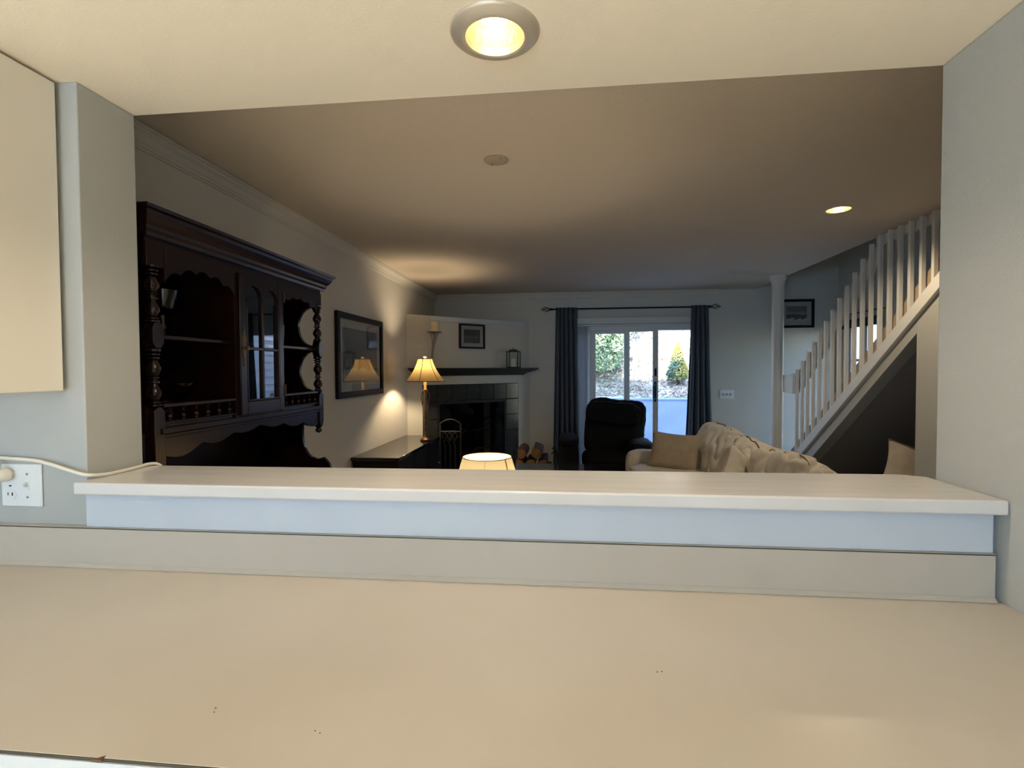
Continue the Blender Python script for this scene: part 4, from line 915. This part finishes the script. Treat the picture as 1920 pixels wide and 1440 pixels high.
MB().prism([(5.78, 1.360), (5.62, 1.380), (yt+0.02, LC-0.055), (yt-.02+0.03, LC-0.052-0.13), (5.60, 1.178), (5.78, 1.150)], 'x', SX+0.026, SX+0.064).build('hand_rail', stairwhite, rl, bev=.003)
MB().prism([(5.78, zz(5.78)+.0), (5.78, zz(5.78)+.15), (3.25, zz(3.25)+.18), (3.25, zz(3.25)+.0)], 'x', SX+0.030, SX+0.066).build('inner_board', stairtan, rl, bev=.003)
MB().box(SX+0.026, SX+0.055, 3.0, yt+0.04, LC-0.07, LC-0.001).build('ceiling_rail', stairwhite, rl, bev=.002)
MB().box(2.345, 2.395, 5.60, 5.84, 1.165, 1.355).build('rail_end_block', stairwhite, rl, bev=.003)
# valance on the stair window
va = thing('window_valance', (RX-0.06, 6.3, 1.90), 'dark valance on a thin black rod at the stair window', 'valance')
MB().tube([(RX-.05, 5.88, 2.062), (RX-.05, 6.73, 2.062)], .007, 8).build('rod', iron, va)
for y in (5.90, 6.71):
    MB().tube([(RX-.001, y, 2.062), (RX-.05, y, 2.062)], .005, 6).build('bracket', iron, va)
def vfn(u, v): return (RX-0.05+0.015*sin(u*30), 5.92+0.77*u, 1.895+0.10*v)
MB().grid(vfn, 60, 4).build('valance_cloth', curt, va, smooth=180, solid=.003, recalc=False)

# ------------------------------------------------------------------ outdoors
PZ = -0.06
struct(MB().box(-6, 9, 7.05, 10.3, PZ-0.2, PZ).build('patio_ground', concrete), 'concrete patio outside the glass door')
rw = thing('retaining_wall', (1.5, 10.42, PZ), 'pale smooth retaining wall behind the patio', 'wall')
MB().box(-6, 3.64, 10.30, 10.55, PZ, 0.815).build('wall_face', rwall, rw)
MB().box(-6, 3.64, 10.28, 10.57, 0.815, 0.845).build('coping', rwall, rw, bev=.004)
def hz(x, y):
    return 0.80+0.50*(y-10.55)+0.10*noise.noise(Vector((x*.5, y*.5, 0)))+0.03*noise.noise(Vector((x*3, y*3, 1)))+0.03*(x-1.5)*(0.3)
struct(MB().grid(lambda u, v: (-8+20*u, 10.55+14*v, hz(-8+20*u, 10.55+14*v)), 120, 110).build('hillside_ground', litter, smooth=180, recalc=False), 'leaf covered hillside beyond the retaining wall')
def leafcards(name, m, pts_fn, n, size, parent=None, seed=1):
    random.seed(seed); vs = []; fs = []
    for k in range(n):
        p, nrm = pts_fn(); a = Vector((random.gauss(0, 1), random.gauss(0, 1), random.gauss(0, 1))).normalized(); b = a.orthogonal().normalized(); s_ = size*random.uniform(.5, 1.3)
        a, b = a*s_, b*s_*0.5; i = len(vs); vs += [p-a, p+b, p+a, p-b]; fs.append((i, i+1, i+2, i+3))
    me = bpy.data.meshes.new(name); me.from_pydata(vs, [], fs); me.materials.append(m); o = bpy.data.objects.new(name, me); COL.objects.link(o)
    if parent is not None: o.parent = parent; o.location = -WLOC[parent.name]
    return o
def on_hill():
    x = random.uniform(-1.0, 5.0); y = 10.6+5.5*random.random()**1.2
    return Vector((x, y, hz(x, y)+random.uniform(0, .04))), None
o = leafcards('fallen_leaves', leafb, on_hill, 26000, 0.045); o['kind'] = 'stuff'; tag(o, 'dry fallen leaves strewn over the bright hillside', 'leaves')
def bush(nm, x, y, r, h, m, label, n, seed, cone=False, size=0.03, grp=None, trunk=True):
    z = hz(x, y); t = thing(nm, (x, y, z), label, 'shrub', group=grp)
    def fn():
        u = random.random(); a = random.uniform(0, 2*pi)
        if cone:
            zz_ = 0.16*h+0.84*h*u; rr = r*(1-u)**0.75*(0.35+0.65*sqrt(random.random()))*(1.0 if u > .12 else .8)
        else:
            zz_ = h*(0.15+0.85*u); rr = r*sqrt(max(0.02, 1-(2*u-1)**2*0.8))*sqrt(random.random())
        return Vector((x+rr*cos(a), y+rr*sin(a), z+zz_)), None
    leafcards('foliage', m, fn, n, size, t, seed)
    if trunk: MB().tube([(x, y, z-.05), (x+.01, y, z+h*.3), (x, y, z+h*.7)], [.03, .022, .01], 7).build('trunk', bark, t)
bush('weeping_evergreen', 2.34, 11.05, 0.27, 0.90, leafy, 'small cone shaped evergreen on the slope right of the door handle', 3800, 3, cone=True)
bush('leafy_shrub', 0.45, 11.7, 1.05, 1.9, leafg, 'broad green shrub filling the left pane of the patio door', 9000, 4, size=.05)
bush('leafy_shrub', 0.50, 11.35, 0.95, 1.15, leafg, 'low spreading pale green shrub at the foot of the slope in the left pane', 4200, 6, size=.045)
bush('leafy_shrub', 0.95, 13.3, 1.1, 1.9, leafg, 'pale green shrub higher up the slope seen in the centre pane', 7000, 5, size=.05)
gp = thing('potted_plant', (1.46, 10.12, PZ), 'small round green plant in a pot at the foot of the retaining wall', 'plant')
MB().lathe([(.05, PZ), (.065, PZ+.14), (.07, PZ+.15), (.055, PZ+.15)], (1.46, 10.12, 0), 18).build('pot', rwall, gp, smooth=50)
puff('foliage', mat('green ball plant', (64, 96, 60), 0.8), gp, (1.46, 10.12, PZ+.235), (.13, .13, .12), ex=2, wr=.01, ws=20, n=10)
# siding wing seen only in the hutch door glass
wg = thing('house_wing', (3.7, 9.4, PZ), 'wing of the house with pale lap siding, mirrored in the hutch door', 'building')
MB().box(3.72, 6.5, 7.1, 12.2, PZ, 3.3).build('wall_core', siding, wg)
for k in range(20):
    z = PZ+0.10+k*0.158
    MB().prism([(3.72, z), (3.672, z), (3.706, z+.158), (3.72, z+.158)], 'y', 7.1, 12.2).build('siding_board', siding, wg)

# specks on the counter and ledge
random.seed(21); mb = MB()
for (x, y) in ((0.155, 0.86), (0.132, 0.635), (-0.347, 0.668), (-0.52, 0.70)):
    for k in range(2): mb.obox((x+random.uniform(-.006, .006), y+random.uniform(-.006, .006), 0.9147), random.uniform(.0015, .003), random.uniform(.001, .002), .001, Matrix.Rotation(random.random()*3, 3, 'Z'))
o = mb.build('crumbs', mat('brown crumb', (120, 100, 78), 0.9), smooth=0); o['kind'] = 'stuff'; tag(o, 'tiny brown specks scattered over the cream counter', 'crumbs')
